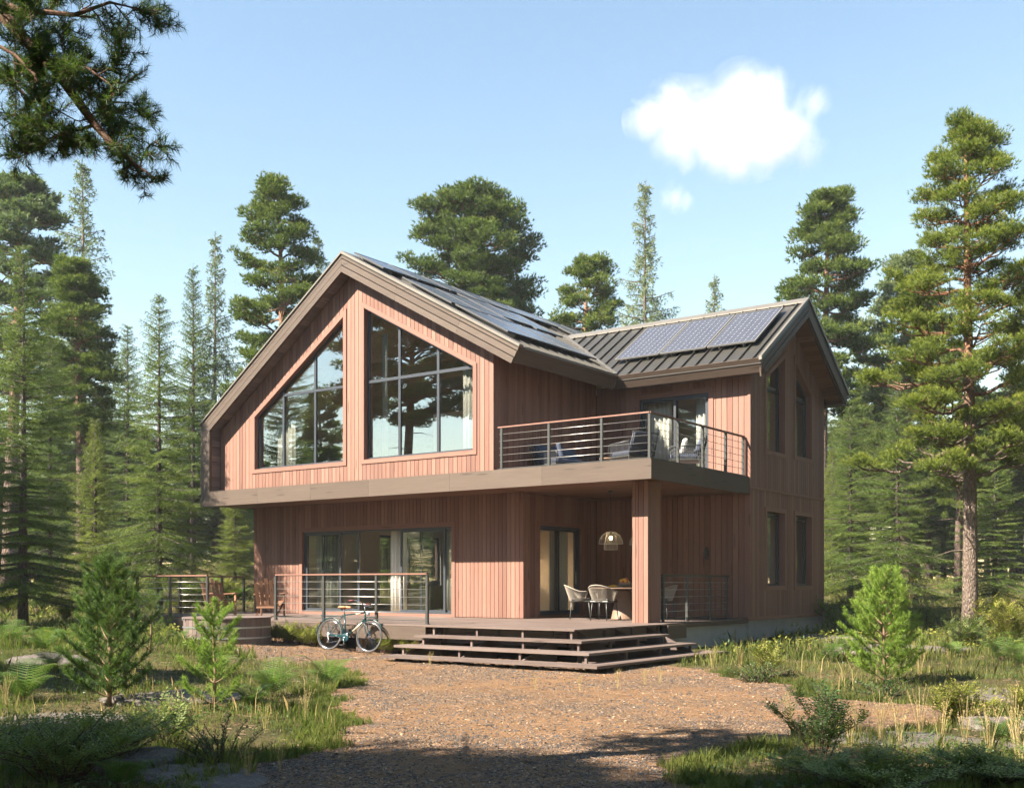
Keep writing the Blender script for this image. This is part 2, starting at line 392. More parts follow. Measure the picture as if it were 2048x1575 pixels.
M['spruce_y'] = foliage('yellow_green_spruce_needles', (.04,.06,.012), (.12,.15,.025), (.26,.28,.05), psc=.8)
M['sap_n'] = foliage('young_pine_needles', (.05,.11,.015), (.13,.23,.03), (.27,.38,.06), trans=.38, psc=2)  # green brightened so the needles look sunlit
M['sap_d'] = foliage('shade_dark_young_needles', (.016,.042,.010), (.035,.085,.018), (.08,.145,.028), trans=.3, psc=2)  # deep green, darkened further for the shade the tree stands in
M['fern'] = foliage('fern_fronds', (.03,.07,.015), (.07,.14,.028), (.14,.21,.045), trans=.4, psc=3)
M['rowan'] = foliage('shrub_leaves', (.05,.09,.03), (.12,.17,.05), (.26,.27,.06), trans=.35, psc=3)
M['dleaf'] = foliage('dark_shrub_leaves', (.02,.05,.018), (.05,.095,.03), (.11,.16,.05), trans=.25, rough=.35, psc=3)
M['yleaf'] = foliage('yellow_green_leaves', (.07,.08,.015), (.18,.19,.03), (.34,.32,.06), trans=.4, psc=3)
M['grass'] = foliage('grass_blades', (.04,.055,.014), (.10,.12,.028), (.27,.24,.08), trans=.4, psc=.6, patch=.55)
M['dry'] = foliage('dry_grass', (.25,.17,.07), (.42,.32,.14), (.58,.47,.24), trans=.3, psc=2)
M['bark_pine'] = bark('pine_bark', (.20,.165,.14), (.42,.19,.09), 4.2, 7.5, 1.7)
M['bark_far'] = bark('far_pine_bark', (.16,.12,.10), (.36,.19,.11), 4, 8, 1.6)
M['bark_spruce'] = bark('spruce_bark', (.11,.085,.07), None, scale=1.2)
M['twig'] = plain('thin_twig_bark', (.20,.13,.085), .8, .2, 0, .2, 30)
M['twig_d'] = plain('dark_twig_bark', (.07,.04,.035), .8, .2, 0, .2, 30)
M['limb'] = plain('reddish_limb_bark', (.11,.06,.04), .8, .2, 0, .3, 12)
def rockmat():
    m, nt, N = nm('lichen_rock'); tc = N('ShaderNodeTexCoord'); v = tc.outputs['Object']
    a = noise(nt, v, 3, 8, .65); b = noise(nt, v, 14, 6, .7); w = noise(nt, mapv(nt, v, (2,2,14)), 1.5, 5, .6, .5)
    c = mixc(nt, a, (.075,.065,.06), (.18,.15,.13)); c = mixc(nt, ramp(nt,[(.52,0),(.62,.8)],b), c, (.20,.19,.15)); c = mixc(nt, ramp(nt,[(.5,0),(.8,.6)],w), c, (.08,.07,.065))
    principled(nt, c, .9, .2, mathn(nt,'ADD',mathn(nt,'ADD',a,b),w), .9, .06); return m
M['rock'] = rockmat()
def groundmat():
    m, nt, N = nm('forest_floor'); g = N('ShaderNodeNewGeometry'); v = g.outputs['Position']
    a = noise(nt, v, .35, 6, .6); b = noise(nt, v, 2.5, 6, .65); c = noise(nt, v, 22, 5, .7)
    col = mixc(nt, ramp(nt,[(.38,0),(.6,1)],a), (.055,.055,.018), (.13,.10,.045))
    col = mixc(nt, ramp(nt,[(.55,0),(.72,.9)],b), col, (.20,.12,.07))
    col = mixc(nt, ramp(nt,[(.3,.85),(.55,0)],c), col, (.035,.038,.018))
    principled(nt, col, .95, .15, mathn(nt,'ADD',mathn(nt,'MULTIPLY',b,1.5),c), 1, .08); return m
M['ground'] = groundmat()
def yardmat():
    m, nt, N = nm('dirt_and_gravel'); g = N('ShaderNodeNewGeometry'); v = g.outputs['Position']
    a = noise(nt, v, .55, 5, .6, .4); b = noise(nt, v, 3.2, 6, .65); c = noise(nt, v, 40, 4, .7); f = noise(nt, v, 160, 2, .6)
    vo = N('ShaderNodeTexVoronoi'); vo.inputs['Scale'].default_value=38; vo.inputs['Randomness'].default_value=1
    vm = mapv(nt, v, (1,1,1)); nt.links.new(vm, vo.inputs['Vector'])
    vo2 = N('ShaderNodeTexVoronoi'); vo2.inputs['Scale'].default_value=75; nt.links.new(v, vo2.inputs['Vector'])
    dirt = mixc(nt, b, (.158,.083,.037), (.275,.165,.08)); dirt = mixc(nt, ramp(nt,[(.35,.55),(.6,0)],c), dirt, (.14,.08,.05))
    dirt = mixc(nt, ramp(nt,[(.55,0),(.75,.6)],f), dirt, (.46,.29,.18))
    sx = N('ShaderNodeSeparateColor'); nt.links.new(vo.outputs['Color'], sx.inputs[0])
    sy = N('ShaderNodeSeparateColor'); nt.links.new(vo2.outputs['Color'], sy.inputs[0])
    st = ramp(nt, [(0,(.05,.046,.044)),(.3,(.10,.085,.072)),(.6,(.18,.112,.067)),(.85,(.27,.17,.098)),(1,(.38,.28,.18))], sx.outputs[0])
    st2 = ramp(nt, [(0,(.055,.047,.043)),(.4,(.135,.095,.068)),(.8,(.25,.155,.088)),(1,(.36,.25,.16))], sy.outputs[1])
    dm = mathn(nt,'SUBTRACT', mathn(nt,'ADD', mathn(nt,'MULTIPLY',a,1.5), mathn(nt,'MULTIPLY',b,.5)), .92)
    den = mathn(nt,'MULTIPLY', dm, 4, clamp=True)
    k = mathn(nt,'MULTIPLY', mathn(nt,'GREATER_THAN', mathn(nt,'ADD',sx.outputs[2],mathn(nt,'MULTIPLY',den,.7)), .97), .9)
    k2 = mathn(nt,'MULTIPLY', mathn(nt,'GREATER_THAN', mathn(nt,'ADD',sy.outputs[2],mathn(nt,'MULTIPLY',den,.65)), .82), .8)
    col = mixc(nt, k2, dirt, st2); col = mixc(nt, k, col, st)
    h1 = mathn(nt,'MULTIPLY', mathn(nt,'SUBTRACT',1,vo.outputs['Distance']), k)
    h2 = mathn(nt,'MULTIPLY', mathn(nt,'SUBTRACT',1,vo2.outputs['Distance']), mathn(nt,'MULTIPLY',k2,.6))
    h = mathn(nt,'ADD', mathn(nt,'ADD',h1,h2), mathn(nt,'ADD',mathn(nt,'MULTIPLY',c,.5), mathn(nt,'MULTIPLY',f,.25)))
    h = mathn(nt,'ADD', h, mathn(nt,'MULTIPLY',b,1.2))
    principled(nt, col, .93, .15, h, 1, .035); return m
M['yard'] = yardmat()
def gravelmat():
    m, nt, N = nm('slate_chips'); r = attr(nt,'rnd').outputs['Fac']
    c = ramp(nt, [(0,(.045,.043,.043)),(.5,(.105,.093,.083)),(.66,(.165,.108,.068)),(.88,(.25,.16,.092)),(1,(.36,.27,.18))], r)
    principled(nt, c, .8, .25); return m
M['gravel'] = gravelmat()
# ------------------------------------------------------------ house helpers
def interp_edge(poly, x):
    zs=[]
    for i in range(len(poly)):
        (x0,z0),(x1,z1)=poly[i],poly[(i+1)%len(poly)]
        if (x0<=x<=x1 or x1<=x<=x0) and abs(x1-x0)>1e-9:
            zs.append(z0+(z1-z0)*(x-x0)/(x1-x0))
    return (min(zs),max(zs)) if len(zs)>=2 else None
def wallcols(mb, outline, holes, plane, y0, y1, bw=None, gap=.008, m=0, seed=0, rnd0=None, inset=0):
    """fill outline minus holes (polygons in wall coordinates) with vertical boards of width bw, extruded y0..y1"""
    rg = random.Random(seed)
    a=min(p[0] for p in outline)+inset; b=max(p[0] for p in outline)-inset
    if bw: n=max(1,round((b-a)/bw)); edges=[a+(b-a)*i/n for i in range(n+1)]
    else: edges=[a,b]
    br=sorted({p[0] for p in outline}|{p[0] for h in holes for p in h})
    for i in range(len(edges)-1):
        x0,x1=edges[i]+(gap/2 if bw else 0),edges[i+1]-(gap/2 if bw else 0)
        r=rg.random() if rnd0 is None else rnd0
        xs=[x0]+[q for q in br if x0+1e-4<q<x1-1e-4]+[x1]
        for xa,xb in zip(xs,xs[1:]):
            e=min(1e-4,(xb-xa)/4)
            def iv(x):
                o=interp_edge(outline,x); L=[o[0],o[1]] if o else None
                if not L: return []
                cuts=sorted(c for c in (interp_edge(h,x) for h in holes) if c)
                out=[]; z=L[0]
                for c in cuts:
                    if c[0]>z+1e-3: out.append((z,min(c[0],L[1])))
                    z=max(z,c[1])
                if z<L[1]-1e-3: out.append((z,L[1]))
                return out
            A,B=iv(xa+e),iv(xb-e)
            if len(A)!=len(B):
                C_=iv((xa+xb)/2); 
                if len(C_)==len(A): B=A
                elif len(C_)==len(B): A=B
                else: continue
            for (a0,a1),(b0,b1) in zip(A,B):
                def P(x,t,z): return (x,t,z) if plane=='xz' else (t,x,z)
                p=[P(xa,y0,a0),P(xb,y0,b0),P(xb,y1,b0),P(xa,y1,a0),P(xa,y0,a1),P(xb,y0,b1),P(xb,y1,b1),P(xa,y1,a1)]
                mb.hexa(p,2,r,m)
def offset(poly, w):
    """offset a counter-clockwise convex polygon outwards by w"""
    n=len(poly); out=[]
    ar=sum(poly[i][0]*poly[(i+1)%n][1]-poly[(i+1)%n][0]*poly[i][1] for i in range(n))
    sg=1 if ar>0 else -1
    for i in range(n):
        p0,p1,p2=poly[i-1],poly[i],poly[(i+1)%n]
        def nrm(a,b):
            dx,dy=b[0]-a[0],b[1]-a[1]; l=math.hypot(dx,dy); return (dy/l*sg,-dx/l*sg)
        n1,n2=nrm(p0,p1),nrm(p1,p2)
        k=1+n1[0]*n2[0]+n1[1]*n2[1]
        out.append((p1[0]+(n1[0]+n2[0])/k*w, p1[1]+(n1[1]+n2[1])/k*w))
    return out
def ring(mb, poly, wi, wo, plane, y0, y1, m=0, rnd=None):
    A=offset(poly,wi) if wi else poly; B=offset(poly,wo) if wo else poly; n=len(poly)
    for i in range(n):
        j=(i+1)%n; q=[A[i],A[j],B[j],B[i]]
        def P(t): return [((a,t,b) if plane=='xz' else (t,a,b)) for a,b in q]
        lo,hi=P(y0),P(y1)
        horizontal=abs(q[0][0]-q[1][0])>abs(q[0][1]-q[1][1])
        ax=(0 if plane=='xz' else 1) if horizontal else 2
        mb.hexa(lo+hi, ax, rnd, m)
HOUSE=empty('house', (-16.0,23.0,.3), 0, 'two storey timber house with reddish cedar cladding and dark metal gable roofs', 'house')
GAP=.012; BW=.125
WLOW=.78
R1=lambda x,y=0: 9.99-.7*max(0,-19.842-x)-.5522*max(0,x+19.842)
ZL=lambda x: 9.99-.7*(-19.842-x)
def wall(outline, holes, plane, face, inward, bw=BW, seed=0, inner=True, name='wall'):
    """boards 22 mm proud of a dark membrane, plaster core behind. face = coordinate of the outer face; inward=+1/-1"""
    mb=MB(); s=inward
    wallcols(mb, outline, holes, plane, face, face+s*.022, bw, GAP, 0, seed)
    wallcols(mb, outline, holes, plane, face+s*.022, face+s*.04, None, 0, 1, seed, .5, .03)
    wallcols(mb, outline, holes, plane, face+s*.04, face+s*.22, None, 0, 2, seed, .5, .03)
    return mb.build(name, [M['cedar'],M['dark'],M['plaster']], HOUSE)
def rect(a,b,c,d): return [(a,c),(b,c),(b,d),(a,d)]
def window(poly, plane, face, s, bars=(), name='window', depth=.15, label=None, fw=.055, trim=.09, glasspoly=None, gm='glass'):
    """trim and reveal lining in cedar, metal frame with bars (each (p,q,width)), glass pane. s=+1 inward direction"""
    mb=MB(); ring(mb, poly, 0, trim, plane, face-s*.022, face-s*.0005)
    ring(mb, offset(poly,-.001), -.018, 0, plane, face-s*.022, face+s*depth)
    w=mb.build(name, M['cedar_trim'], HOUSE)
    if label: w['label']=label
    fp=offset(poly,-.019)
    f=MB(); ring(f, fp, -fw, 0, plane, face+s*(depth-.02), face+s*(depth+.05))
    for (p,q,wd) in bars:
        t=face+s*(depth+.015)
        P=(lambda a:(a[0],t,a[1])) if plane=='xz' else (lambda a:(t,a[0],a[1]))
        f.beam(P(p),P(q),wd,.062 if abs(p[0]-q[0])<1e-6 else wd, up=(0,1,0) if plane=='xz' else (1,0,0))
    f.build('frame', M['frame'], w)
    g=MB(); g.prism(offset(fp,-fw+.004) if glasspoly is None else glasspoly, plane, face+s*(depth+.012), face+s*(depth+.02))
    g.build('pane', M[gm], w)
    return w
# ---- openings
LD=rect(-22.95,-17.5,.80,3.06)
G1=[(-23.55,4.72),(-20.12,4.72),(-20.12,8.50),(-23.55,6.19)]
G2=[(-19.42,4.72),(-15.88,4.72),(-15.88,6.72),(-19.42,8.62)]
SD=rect(22.26,24.20,.79,3.05)
BD=rect(-14.02,-12.02,4.22,6.36)
S1=rect(25.94,27.14,1.52,3.42); S2=rect(27.86,29.02,1.52,3.42)
U1=[(25.94,4.92),(27.14,4.92),(27.14,7.44),(25.94,6.74)]
U2=[(27.86,4.95),(29.02,4.95),(29.02,6.70),(27.86,7.44)]
# lower front wall, side wall of the porch, porch back wall
wall(rect(-24.97,-15.30,.76,3.86),[LD],'xz',21.6,1,seed=1)
wall(rect(21.624,24.95,.76,3.80),[SD],'yz',-15.30,-1,seed=2)
wall(rect(-15.299,-10.95,.76,3.80),[],'xz',24.95,1,bw=.15,seed=3)
wall(rect(-15.299,-10.95,4.1,6.75),[BD],'xz',24.95,1,bw=.15,seed=4)
# gable wall, upper side wall
wall([(-24.99,4.1),(-15.30,4.1),(-15.30,R1(-15.3)-.46),(-19.842,9.5),(-24.99,ZL(-24.99)-.46)],[G1,G2],'xz',20.40,1,bw=.135,seed=5)
wall(rect(20.424,24.95,4.1,6.98),[],'yz',-15.30,-1,bw=.115,seed=6)
# wing gable wall in two lifts with a belt board
wz=lambda y: 8.92-.662*abs(y-27.4)-.42
wall([(24.974,3.95),(30.0,3.95),(30.0,wz(30.0)),(27.4,wz(27.4)),(24.974,wz(24.974))],[U1,U2],'yz',-10.95,-1,bw=.14,seed=7)
wall(rect(24.974,30.0,.76,3.92),[S1,S2],'yz',-10.95,-1,bw=.14,seed=8)
# back and left walls with openings to the forest
BK=rect(-24.6,-22.9,.8,3.2); BK2=rect(-22.0,-16.4,.8,3.2); BU=rect(-23.2,-16.8,4.6,7.0)
wall(rect(-25.0,-15.3,.3,3.95),[BK,BK2],'xz',30.6,-1,seed=9)
wall([(-25.0,3.95),(-15.3,3.95),(-15.3,6.9),(-19.842,9.5),(-25.0,5.9)],[BU],'xz',30.6,-1,seed=10)
BL=rect(26.75,29.9,.85,3.2)
wall(rect(21.624,30.57,.4,3.86),[BL],'yz',-24.97,1,seed=11)
wall(rect(-15.3,-10.975,.3,6.75),[],'xz',30.0,-1,seed=12)
mb=MB()
mb.box((-10.985,24.9,.70),(-10.925,30.03,.785),1); mb.box((-10.975,24.95,3.90),(-10.925,30.02,3.965),1)
mb.box((-11.0,24.93,.785),(-10.928,24.948,6.50),2); mb.build('trim_board', M['cedar_trim'], HOUSE)
mb=MBS('foundation', M['concrete'], HOUSE); mb.box((-15.32,24.98,.0),(-11.0,29.97,.74)); mb.box((-24.9,21.8,.0),(-15.33,30.55,.74)); mb.box((-11.2,20.95,.0),(-11.06,24.975,.64))
# balcony slab, soffit, fascia band and the front frame
mb=MB(); rr=random.Random(5)
y=20.06
while y<24.93:
    mb.box((-15.28,y,3.81),(-11.0,min(y+.118,24.94),3.83),0,rr.random()); y+=.125
for i in range(13):
    yy=20.06+i*.1185; mb.box((-25.35,yy,3.80),(-15.285,yy+.113,3.82),0,rr.random())
mb.build('balcony_soffit', M['soffit'], HOUSE)
mb=MBS('balcony_slab', M['dark'], HOUSE); mb.box((-25.35,20.07,3.83),(-15.3,21.62,4.05)); mb.box((-15.299,20.07,3.84),(-10.99,24.95,4.11))
mb=MB(); rr=random.Random(9)
xx=-15.29
y=20.07
while y<24.9: mb.box((-15.29,y,4.112),(-11.02,min(y+.135,24.94),4.14),0,rr.random()); y+=.142
mb.build('balcony_floor', M['deck'], HOUSE)
mb=MB()
js=[-25.0,-23.0,-20.95,-18.9,-16.3,-13.68,-10.95]
for i,(a,b) in enumerate(zip(js,js[1:])):
    a2=a if i==0 else a+.004
    if i==0: mb.hexa([(-25.4,20.01,3.76),(b,20.01,3.76),(b,20.06,3.76),(-25.4,20.06,3.76),(-24.99,20.01,4.18),(b,20.01,4.18),(b,20.06,4.18),(-24.99,20.06,4.18)],0)
    else: mb.box((a2,20.01,3.76),(b,20.06,4.18),0)
mb.box((-11.0,20.061,3.76),(-10.95,22.4,4.18),1); mb.box((-11.0,22.404,3.76),(-10.95,24.95,4.18),1)
mb.build('fascia', M['fascia'], HOUSE)
# left end of the front frame: three stepped boards each side of dark grooves
mb=MB()
tv=[(0,.115),(.135,.26),(.28,.41)]
fy=[(20.034,20.09),(20.022,20.09),(20.01,20.09)]
for (t0,t1),(ya,yb) in zip(tv,fy):
    xa,xb=-25.4+t0,-25.4+t1
    zb=lambda x:3.76+(x+25.4)*1.02+.003
    zt=lambda t:R1(-25.4)-t*.51-.0
    mb.hexa([(xa,ya,zb(xa)),(xb,ya,zb(xb)),(xb,yb,zb(xb)),(xa,yb,zb(xa)),(xa,ya,zt(t0)),(xb,ya,zt(t1)),(xb,yb,zt(t1)),(xa,yb,zt(t0))],2)
    # rake boards, left then right; measured as vertical offsets below the roof plane
    v0,v1=t0*1.22,t1*1.22
    cut=0
    pts=[(-25.4+t0,zt(t0)),(-25.4+t1,zt(t1)),(-19.842,9.99-v1),(-19.842,9.99-v0)]
    mb.hexa([(p[0],ya,p[1]) for p in pts]+[(p[0],yb,p[1]) for p in pts],0)
    xr=lambda v:-14.30-.44*v
    pts=[(-19.838,9.99-v1),(xr(v1),R1(xr(v1))-v1),(xr(v0),R1(xr(v0))-v0),(-19.838,9.99-v0)]
    # split in three lengths with fine joints
    ks=[0,.34,.7,1]
    for k0,k1 in zip(ks,ks[1:]):
        def L(a,b,k): return (a[0]+(b[0]-a[0])*k, a[1]+(b[1]-a[1])*k)
        q=[L(pts[0],pts[1],k0+(.0008 if k0 else 0)),L(pts[0],pts[1],k1),L(pts[3],pts[2],k1),L(pts[3],pts[2],k0+(.0008 if k0 else 0))]
        mb.hexa([(p[0],ya,p[1]) for p in q]+[(p[0],yb,p[1]) for p in q],0)
mb.build('verge_boards', M['fascia'], HOUSE)
mb=MB()
mb.prism([(-25.4,3.9),(-25.0,4.2),(-25.0,R1(-25.0)-.45),(-19.842,9.5),(-14.52,R1(-14.52)-.49),(-14.32,R1(-14.32)-.02),(-19.842,9.96),(-25.38,R1(-25.38)-.02)],'xz',20.06,20.10)
mb.build('verge_backing', M['dark'], HOUSE)
# ---- main roof
def rsub(poly, zf, th, name, mat, m=0):
    b=MB(); b.slab(poly, zf, th); return b.build(name, mat, HOUSE)
zr=lambda x,y: 9.99-.5522*(x+19.842)
zl=lambda x,y: 9.99-.7*(-19.842-x)
mainR=[(-19.842,20.10),(-14.36,20.10),(-14.36,24.40),(-17.9,27.4),(-14.36,30.40),(-14.36,31.1),(-19.842,31.1)]
roof=rsub(mainR, lambda x,y: zr(x,y)-.03, .12, 'roof', M['roof'])
rsub([(-25.38,20.10),(-19.842,20.10),(-19.842,31.1),(-25.38,31.1)], lambda x,y: zl(x,y)-.03, .12, 'roof_slope', M['roof'])
mb=MB(); rr=random.Random(3)      # plank ceiling / eave soffit under the rafters
def planks(zf,x0,x1,y0,y1,drop,step=.14):
    n=int(abs(x1-x0)/step); 
    for i in range(n):
        a=x0+(x1-x0)*i/n; b=x0+(x1-x0)*(i+1)/n-(.006 if x1>x0 else -.006)
        mb.hexa([(a,y0,zf(a,0)-drop-.02),(b,y0,zf(b,0)-drop-.02),(b,y1,zf(b,0)-drop-.02),(a,y1,zf(a,0)-drop-.02),(a,y0,zf(a,0)-drop),(b,y0,zf(b,0)-drop),(b,y1,zf(b,0)-drop),(a,y1,zf(a,0)-drop)],1,rr.random())
planks(zr,-19.80,-14.60,20.10,20.40,.46); planks(zl,-25.0,-19.88,20.10,20.40,.46); planks(zr,-15.28,-14.60,20.42,24.4,.44)
for i in range(12): mb.box((-25.06,20.10,4.2+i*.142),(-25.0,20.398,4.335+i*.142),1,rr.random())
mb.build('eave_soffit', M['tubwood'], HOUSE)
mb=MB(); rr=random.Random(31)
planks(zr,-19.85,-15.4,20.62,30.4,.48); planks(zl,-24.9,-19.85,20.62,30.4,.48)
mb.build('plank_ceiling', M['ceil'], HOUSE)
mb=MB()
for y in (22.3,24.3,26.3,28.3):
    mb.beam((-24.8,y,zl(-24.8,0)-.62),(-19.85,y,zl(-19.85,0)-.60),.14,.24); mb.beam((-19.85,y,9.39),(-15.5,y,zr(-15.5,0)-.62),.14,.24)
    mb.beam((-22.4,y,7.55),(-17.0,y,7.55),.12,.2)
mb.beam((-19.842,20.7,9.2),(-19.842,30.4,9.2),.18,.3)
mb.build('ceiling_beams', M['ceil'], HOUSE)
mb=MBS('eave_fascia', M['fascia'], HOUSE)  # gutter fascia on the right eave, returning along the wing
def fasc(p,q,th=.04):
    (xa,ya),(xb,yb)=p,q
mb.hexa([(-14.56,20.061,6.60),(-14.52,20.061,6.60),(-14.52,24.51,6.60),(-14.56,24.51,6.60),(-14.345,20.061,6.90),(-14.295,20.061,6.915),(-14.295,24.36,6.915),(-14.345,24.36,6.90)],1)
mb.hexa([(-14.51,24.52,6.60),(-10.44,24.52,6.60),(-10.44,24.56,6.60),(-14.51,24.56,6.60),(-14.29,24.34,6.905),(-10.42,24.34,6.905),(-10.42,24.38,6.925),(-14.29,24.38,6.925)],0)
mb.box((-10.45,30.36,6.55),(-14.3,30.40,6.90),0)
mb=MBS('eave_lining', M['tubwood'], HOUSE); mb.box((-14.56,24.565,6.64),(-10.45,24.95,6.67),0); mb.box((-10.94,30.0,6.55),(-10.45,30.36,6.58)); 
# wing roof
zw=lambda x,y: 8.92-.662*abs(y-27.4)
vx=lambda y: -14.33-(y-24.35)*(3.57/3.05)
for nmz,poly in (('roof_slope',[(-14.32,24.40),(-10.42,24.40),(-10.42,27.4),(-17.9,27.4)]),('roof_slope',[(-17.9,27.4),(-10.42,27.4),(-10.42,30.45),(-14.30,30.45)])):
    rsub(poly, lambda x,y: zw(x,y)-.03, .12, nmz, M['roof'])
mb=MB(); rr=random.Random(8)
for (ya,yb) in ((24.60,27.37),(27.43,30.26)):
    n=19
    for i in range(n):
        a=ya+(yb-ya)*i/n; b=ya+(yb-ya)*(i+1)/n-.006
        f=lambda y: zw(0,y)-.40
        mb.hexa([(-10.95,a,f(a)-.02),(-10.46,a,f(a)-.02),(-10.46,b,f(b)-.02),(-10.95,b,f(b)-.02),(-10.95,a,f(a)),(-10.46,a,f(a)),(-10.46,b,f(b)),(-10.95,b,f(b))],0,rr.random())
mb.build('eave_soffit', M['soffit'], HOUSE)
mb=MB()
for k,((t0,t1),(xa,xb)) in enumerate(zip([(0,.14),(.158,.30),(.318,.46)],[(-10.46,-10.424),(-10.46,-10.412),(-10.46,-10.40)])):
    ye=24.35+.5*t0; ye1=24.35+.5*t1
    for sg in (1,-1):
        Y=lambda y: 27.4-sg*(27.4-y)
        pts=[(Y(ye),zw(0,ye)-t0),(Y(ye1),zw(0,ye1)-t1),(27.4-sg*.002,8.92-t1),(27.4-sg*.002,8.92-t0)]
        if sg<0 or True: mb.hexa([(xa,p[0],p[1]) for p in pts]+[(xb,p[0],p[1]) for p in pts],1)
mb.prism([(24.5,6.5),(27.4,8.45),(30.3,6.5),(30.38,6.9),(27.4,8.88),(24.42,6.9)],'yz',-10.50,-10.46,1)
mb.build('verge_boards', M['fascia'], HOUSE)
# seams, ridge caps, verge flashing, valley flashing
mb=MB()
y=20.42
while y<31:
    xe=-14.31
    if 24.35<y<30.45: xe=min(-14.31, vx(y if y<27.4 else 54.8-y)-.03)
    if y<24.35 or xe>-19: mb.beam((-19.80,y,zr(-19.80,0)+.0),(xe,y,zr(xe,0)),.018,.05,up=(.5,0,1))
    y+=.395
y=20.42
while y<31: mb.beam((-25.36,y,zl(-25.36,0)),(-19.88,y,zl(-19.88,0)),.018,.05,up=(-.5,0,1)); y+=.395
x=-10.62
while x>-17.6:
    ys=24.36 if x>-14.33 else 24.35+(-14.33-x)/(3.57/3.05)+.05
    mb.beam((x,ys,zw(0,ys)),(x,27.33,zw(0,27.33)),.018,.05,up=(0,-.5,1))
    x-=.378
mb.build('standing_seams', M['roof'], HOUSE)
mb=MBS('ridge_cap', M['flash'], HOUSE)
mb.prism([(-20.02,zl(-20.02,0)+.005),(-19.842,10.0),(-19.66,zr(-19.66,0)+.005),(-19.66,zr(-19.66,0)+.035),(-19.842,10.035),(-20.02,zl(-20.02,0)+.035)],'xz',20.05,31.1,1)
mb.prism([(27.2,zw(0,27.2)+.005),(27.4,8.925),(27.6,zw(0,27.6)+.005),(27.6,zw(0,27.6)+.04),(27.4,8.965),(27.2,zw(0,27.2)+.04)],'yz',-17.75,-10.40,0)
mb=MBS('verge_flashing', M['flash'], HOUSE)
mb.hexa([(-19.842,19.99,9.955),(-14.29,19.99,R1(-14.29)-.03),(-14.29,20.16,R1(-14.29)-.03),(-19.842,20.16,9.955),(-19.842,19.99,10.03),(-14.27,19.99,R1(-14.27)+.04),(-14.27,20.16,R1(-14.27)+.04),(-19.842,20.16,10.03)],0)
mb.hexa([(-25.42,20.0,R1(-25.4)-.03),(-19.846,20.0,9.96),(-19.846,20.12,9.96),(-25.42,20.12,R1(-25.4)-.03),(-25.42,20.0,R1(-25.4)+.015),(-19.846,20.0,10.01),(-19.846,20.12,10.01),(-25.42,20.12,R1(-25.4)+.015)],0)
mb.hexa([(-10.46,24.34,6.86),(-10.385,24.34,6.86),(-10.385,27.4,8.90),(-10.46,27.4,8.90),(-10.46,24.34,6.95),(-10.385,24.34,6.95),(-10.385,27.4,8.97),(-10.46,27.4,8.97)],1)
mb.hexa([(-10.46,30.46,6.86),(-10.385,30.46,6.86),(-10.385,27.404,8.90),(-10.46,27.404,8.90),(-10.46,30.46,6.95),(-10.385,30.46,6.95),(-10.385,27.404,8.97),(-10.46,27.404,8.97)],1)
mb=MBS('valley_flashing', M['flash'], HOUSE)
for o in (-.1,.02): mb.beam((-14.36+o,24.33,6.96),(-17.9+o,27.38,8.955),.10,.03,up=(0,0,1))
mb.beam((-14.28,20.2,6.90),(-14.28,24.3,6.90),.035,.05)
# left side cladding of the box and wrap down the left wall
mb=MB(); mb.box((-25.40,20.10,3.80),(-25.34,31.1,R1(-25.4)-.02),2); mb.box((-25.3,30.5,3.8),(-25.0,30.6,6.0)); mb.build('side_cladding', M['roof'], HOUSE)
cf=MBS('corner_leak_plug', M['dark'], HOUSE); cf.box((-15.42,24.9,.78),(-15.323,25.15,3.80)); cf.box((-15.42,24.9,4.15),(-15.323,25.15,6.6)); cf.box((-11.06,24.98,.78),(-10.975,25.06,6.5)); cf.box((-15.40,21.63,.78),(-15.325,21.7,3.8)); cf.box((-15.40,20.43,4.15),(-15.325,20.5,6.7))  # hidden dark fillers added to stop light leaking through corner gaps
# ---- pillar on the deck corner
mb=MB(); rr=random.Random(77)
px0,px1,py0,py1=-11.80,-11.42,20.72,21.30
mb.box((px0+.02,py0+.02,.752),(px1-.02,py1-.02,3.80),2,.5,1)
for (a,b) in ((px0,px0+.075),(px0+.085,px0+.14),(px0+.15,px0+.265),(px0+.275,px1)): mb.box((a,py0,.752),(b,py0+.02,3.80),2,rr.random())
for i in range(4): a=py0+.021+i*.14; mb.box((px1-.02,a,.752),(px1,a+.132,3.80),2,rr.random())
for i in range(4): a=py0+.021+i*.14; mb.box((px0,a,.752),(px0+.02,a+.132,3.80),2,rr.random())
mb.build('pillar', [M['cedar'],M['dark']], HOUSE)
# ---- windows
window(G1,'xz',20.40,1,[((-22.52,4.76),(-22.52,6.83),.07),((-21.30,4.76),(-21.30,7.65),.07),((-22.52,6.70),(-20.14,6.70),.07)],depth=.13,gm='glass_hi',label='large left gable window with sloping top')
window(G2,'xz',20.40,1,[((-18.32,4.76),(-18.32,7.98),.075),((-17.07,4.76),(-17.07,7.32),.075),((-19.40,6.72),(-15.90,6.72),.075)],depth=.13,gm='glass_hi',label='large right gable window with sloping top')
def iv(U,bar): return bar
for U,zz in ((S1,None),(S2,None)):
    window(U,'yz',-10.95,-1,[((U[0][0],3.30),(U[1][0],3.30),.05)],depth=.17,label='narrow ground floor side window')
window(U1,'yz',-10.95,-1,[((25.96,6.52),(27.12,6.52),.06)],depth=.17,label='tall side window with its top rising to the ridge')
window(U2,'yz',-10.95,-1,[((27.88,6.52),(29.0,6.52),.06)],depth=.17,label='tall side window with its top falling to the eave')
def leaf(par,x0,x1,z0,z1,y,plane='xz',s=1,mid=(),w=.07,handle=None,name='sliding_door_leaf'):
    f=MB(); P=rect(x0,x1,z0,z1); ring(f,P,-w,0,plane,y,y+s*.045)
    o=f.build(name,M['frame'],par)
    return o
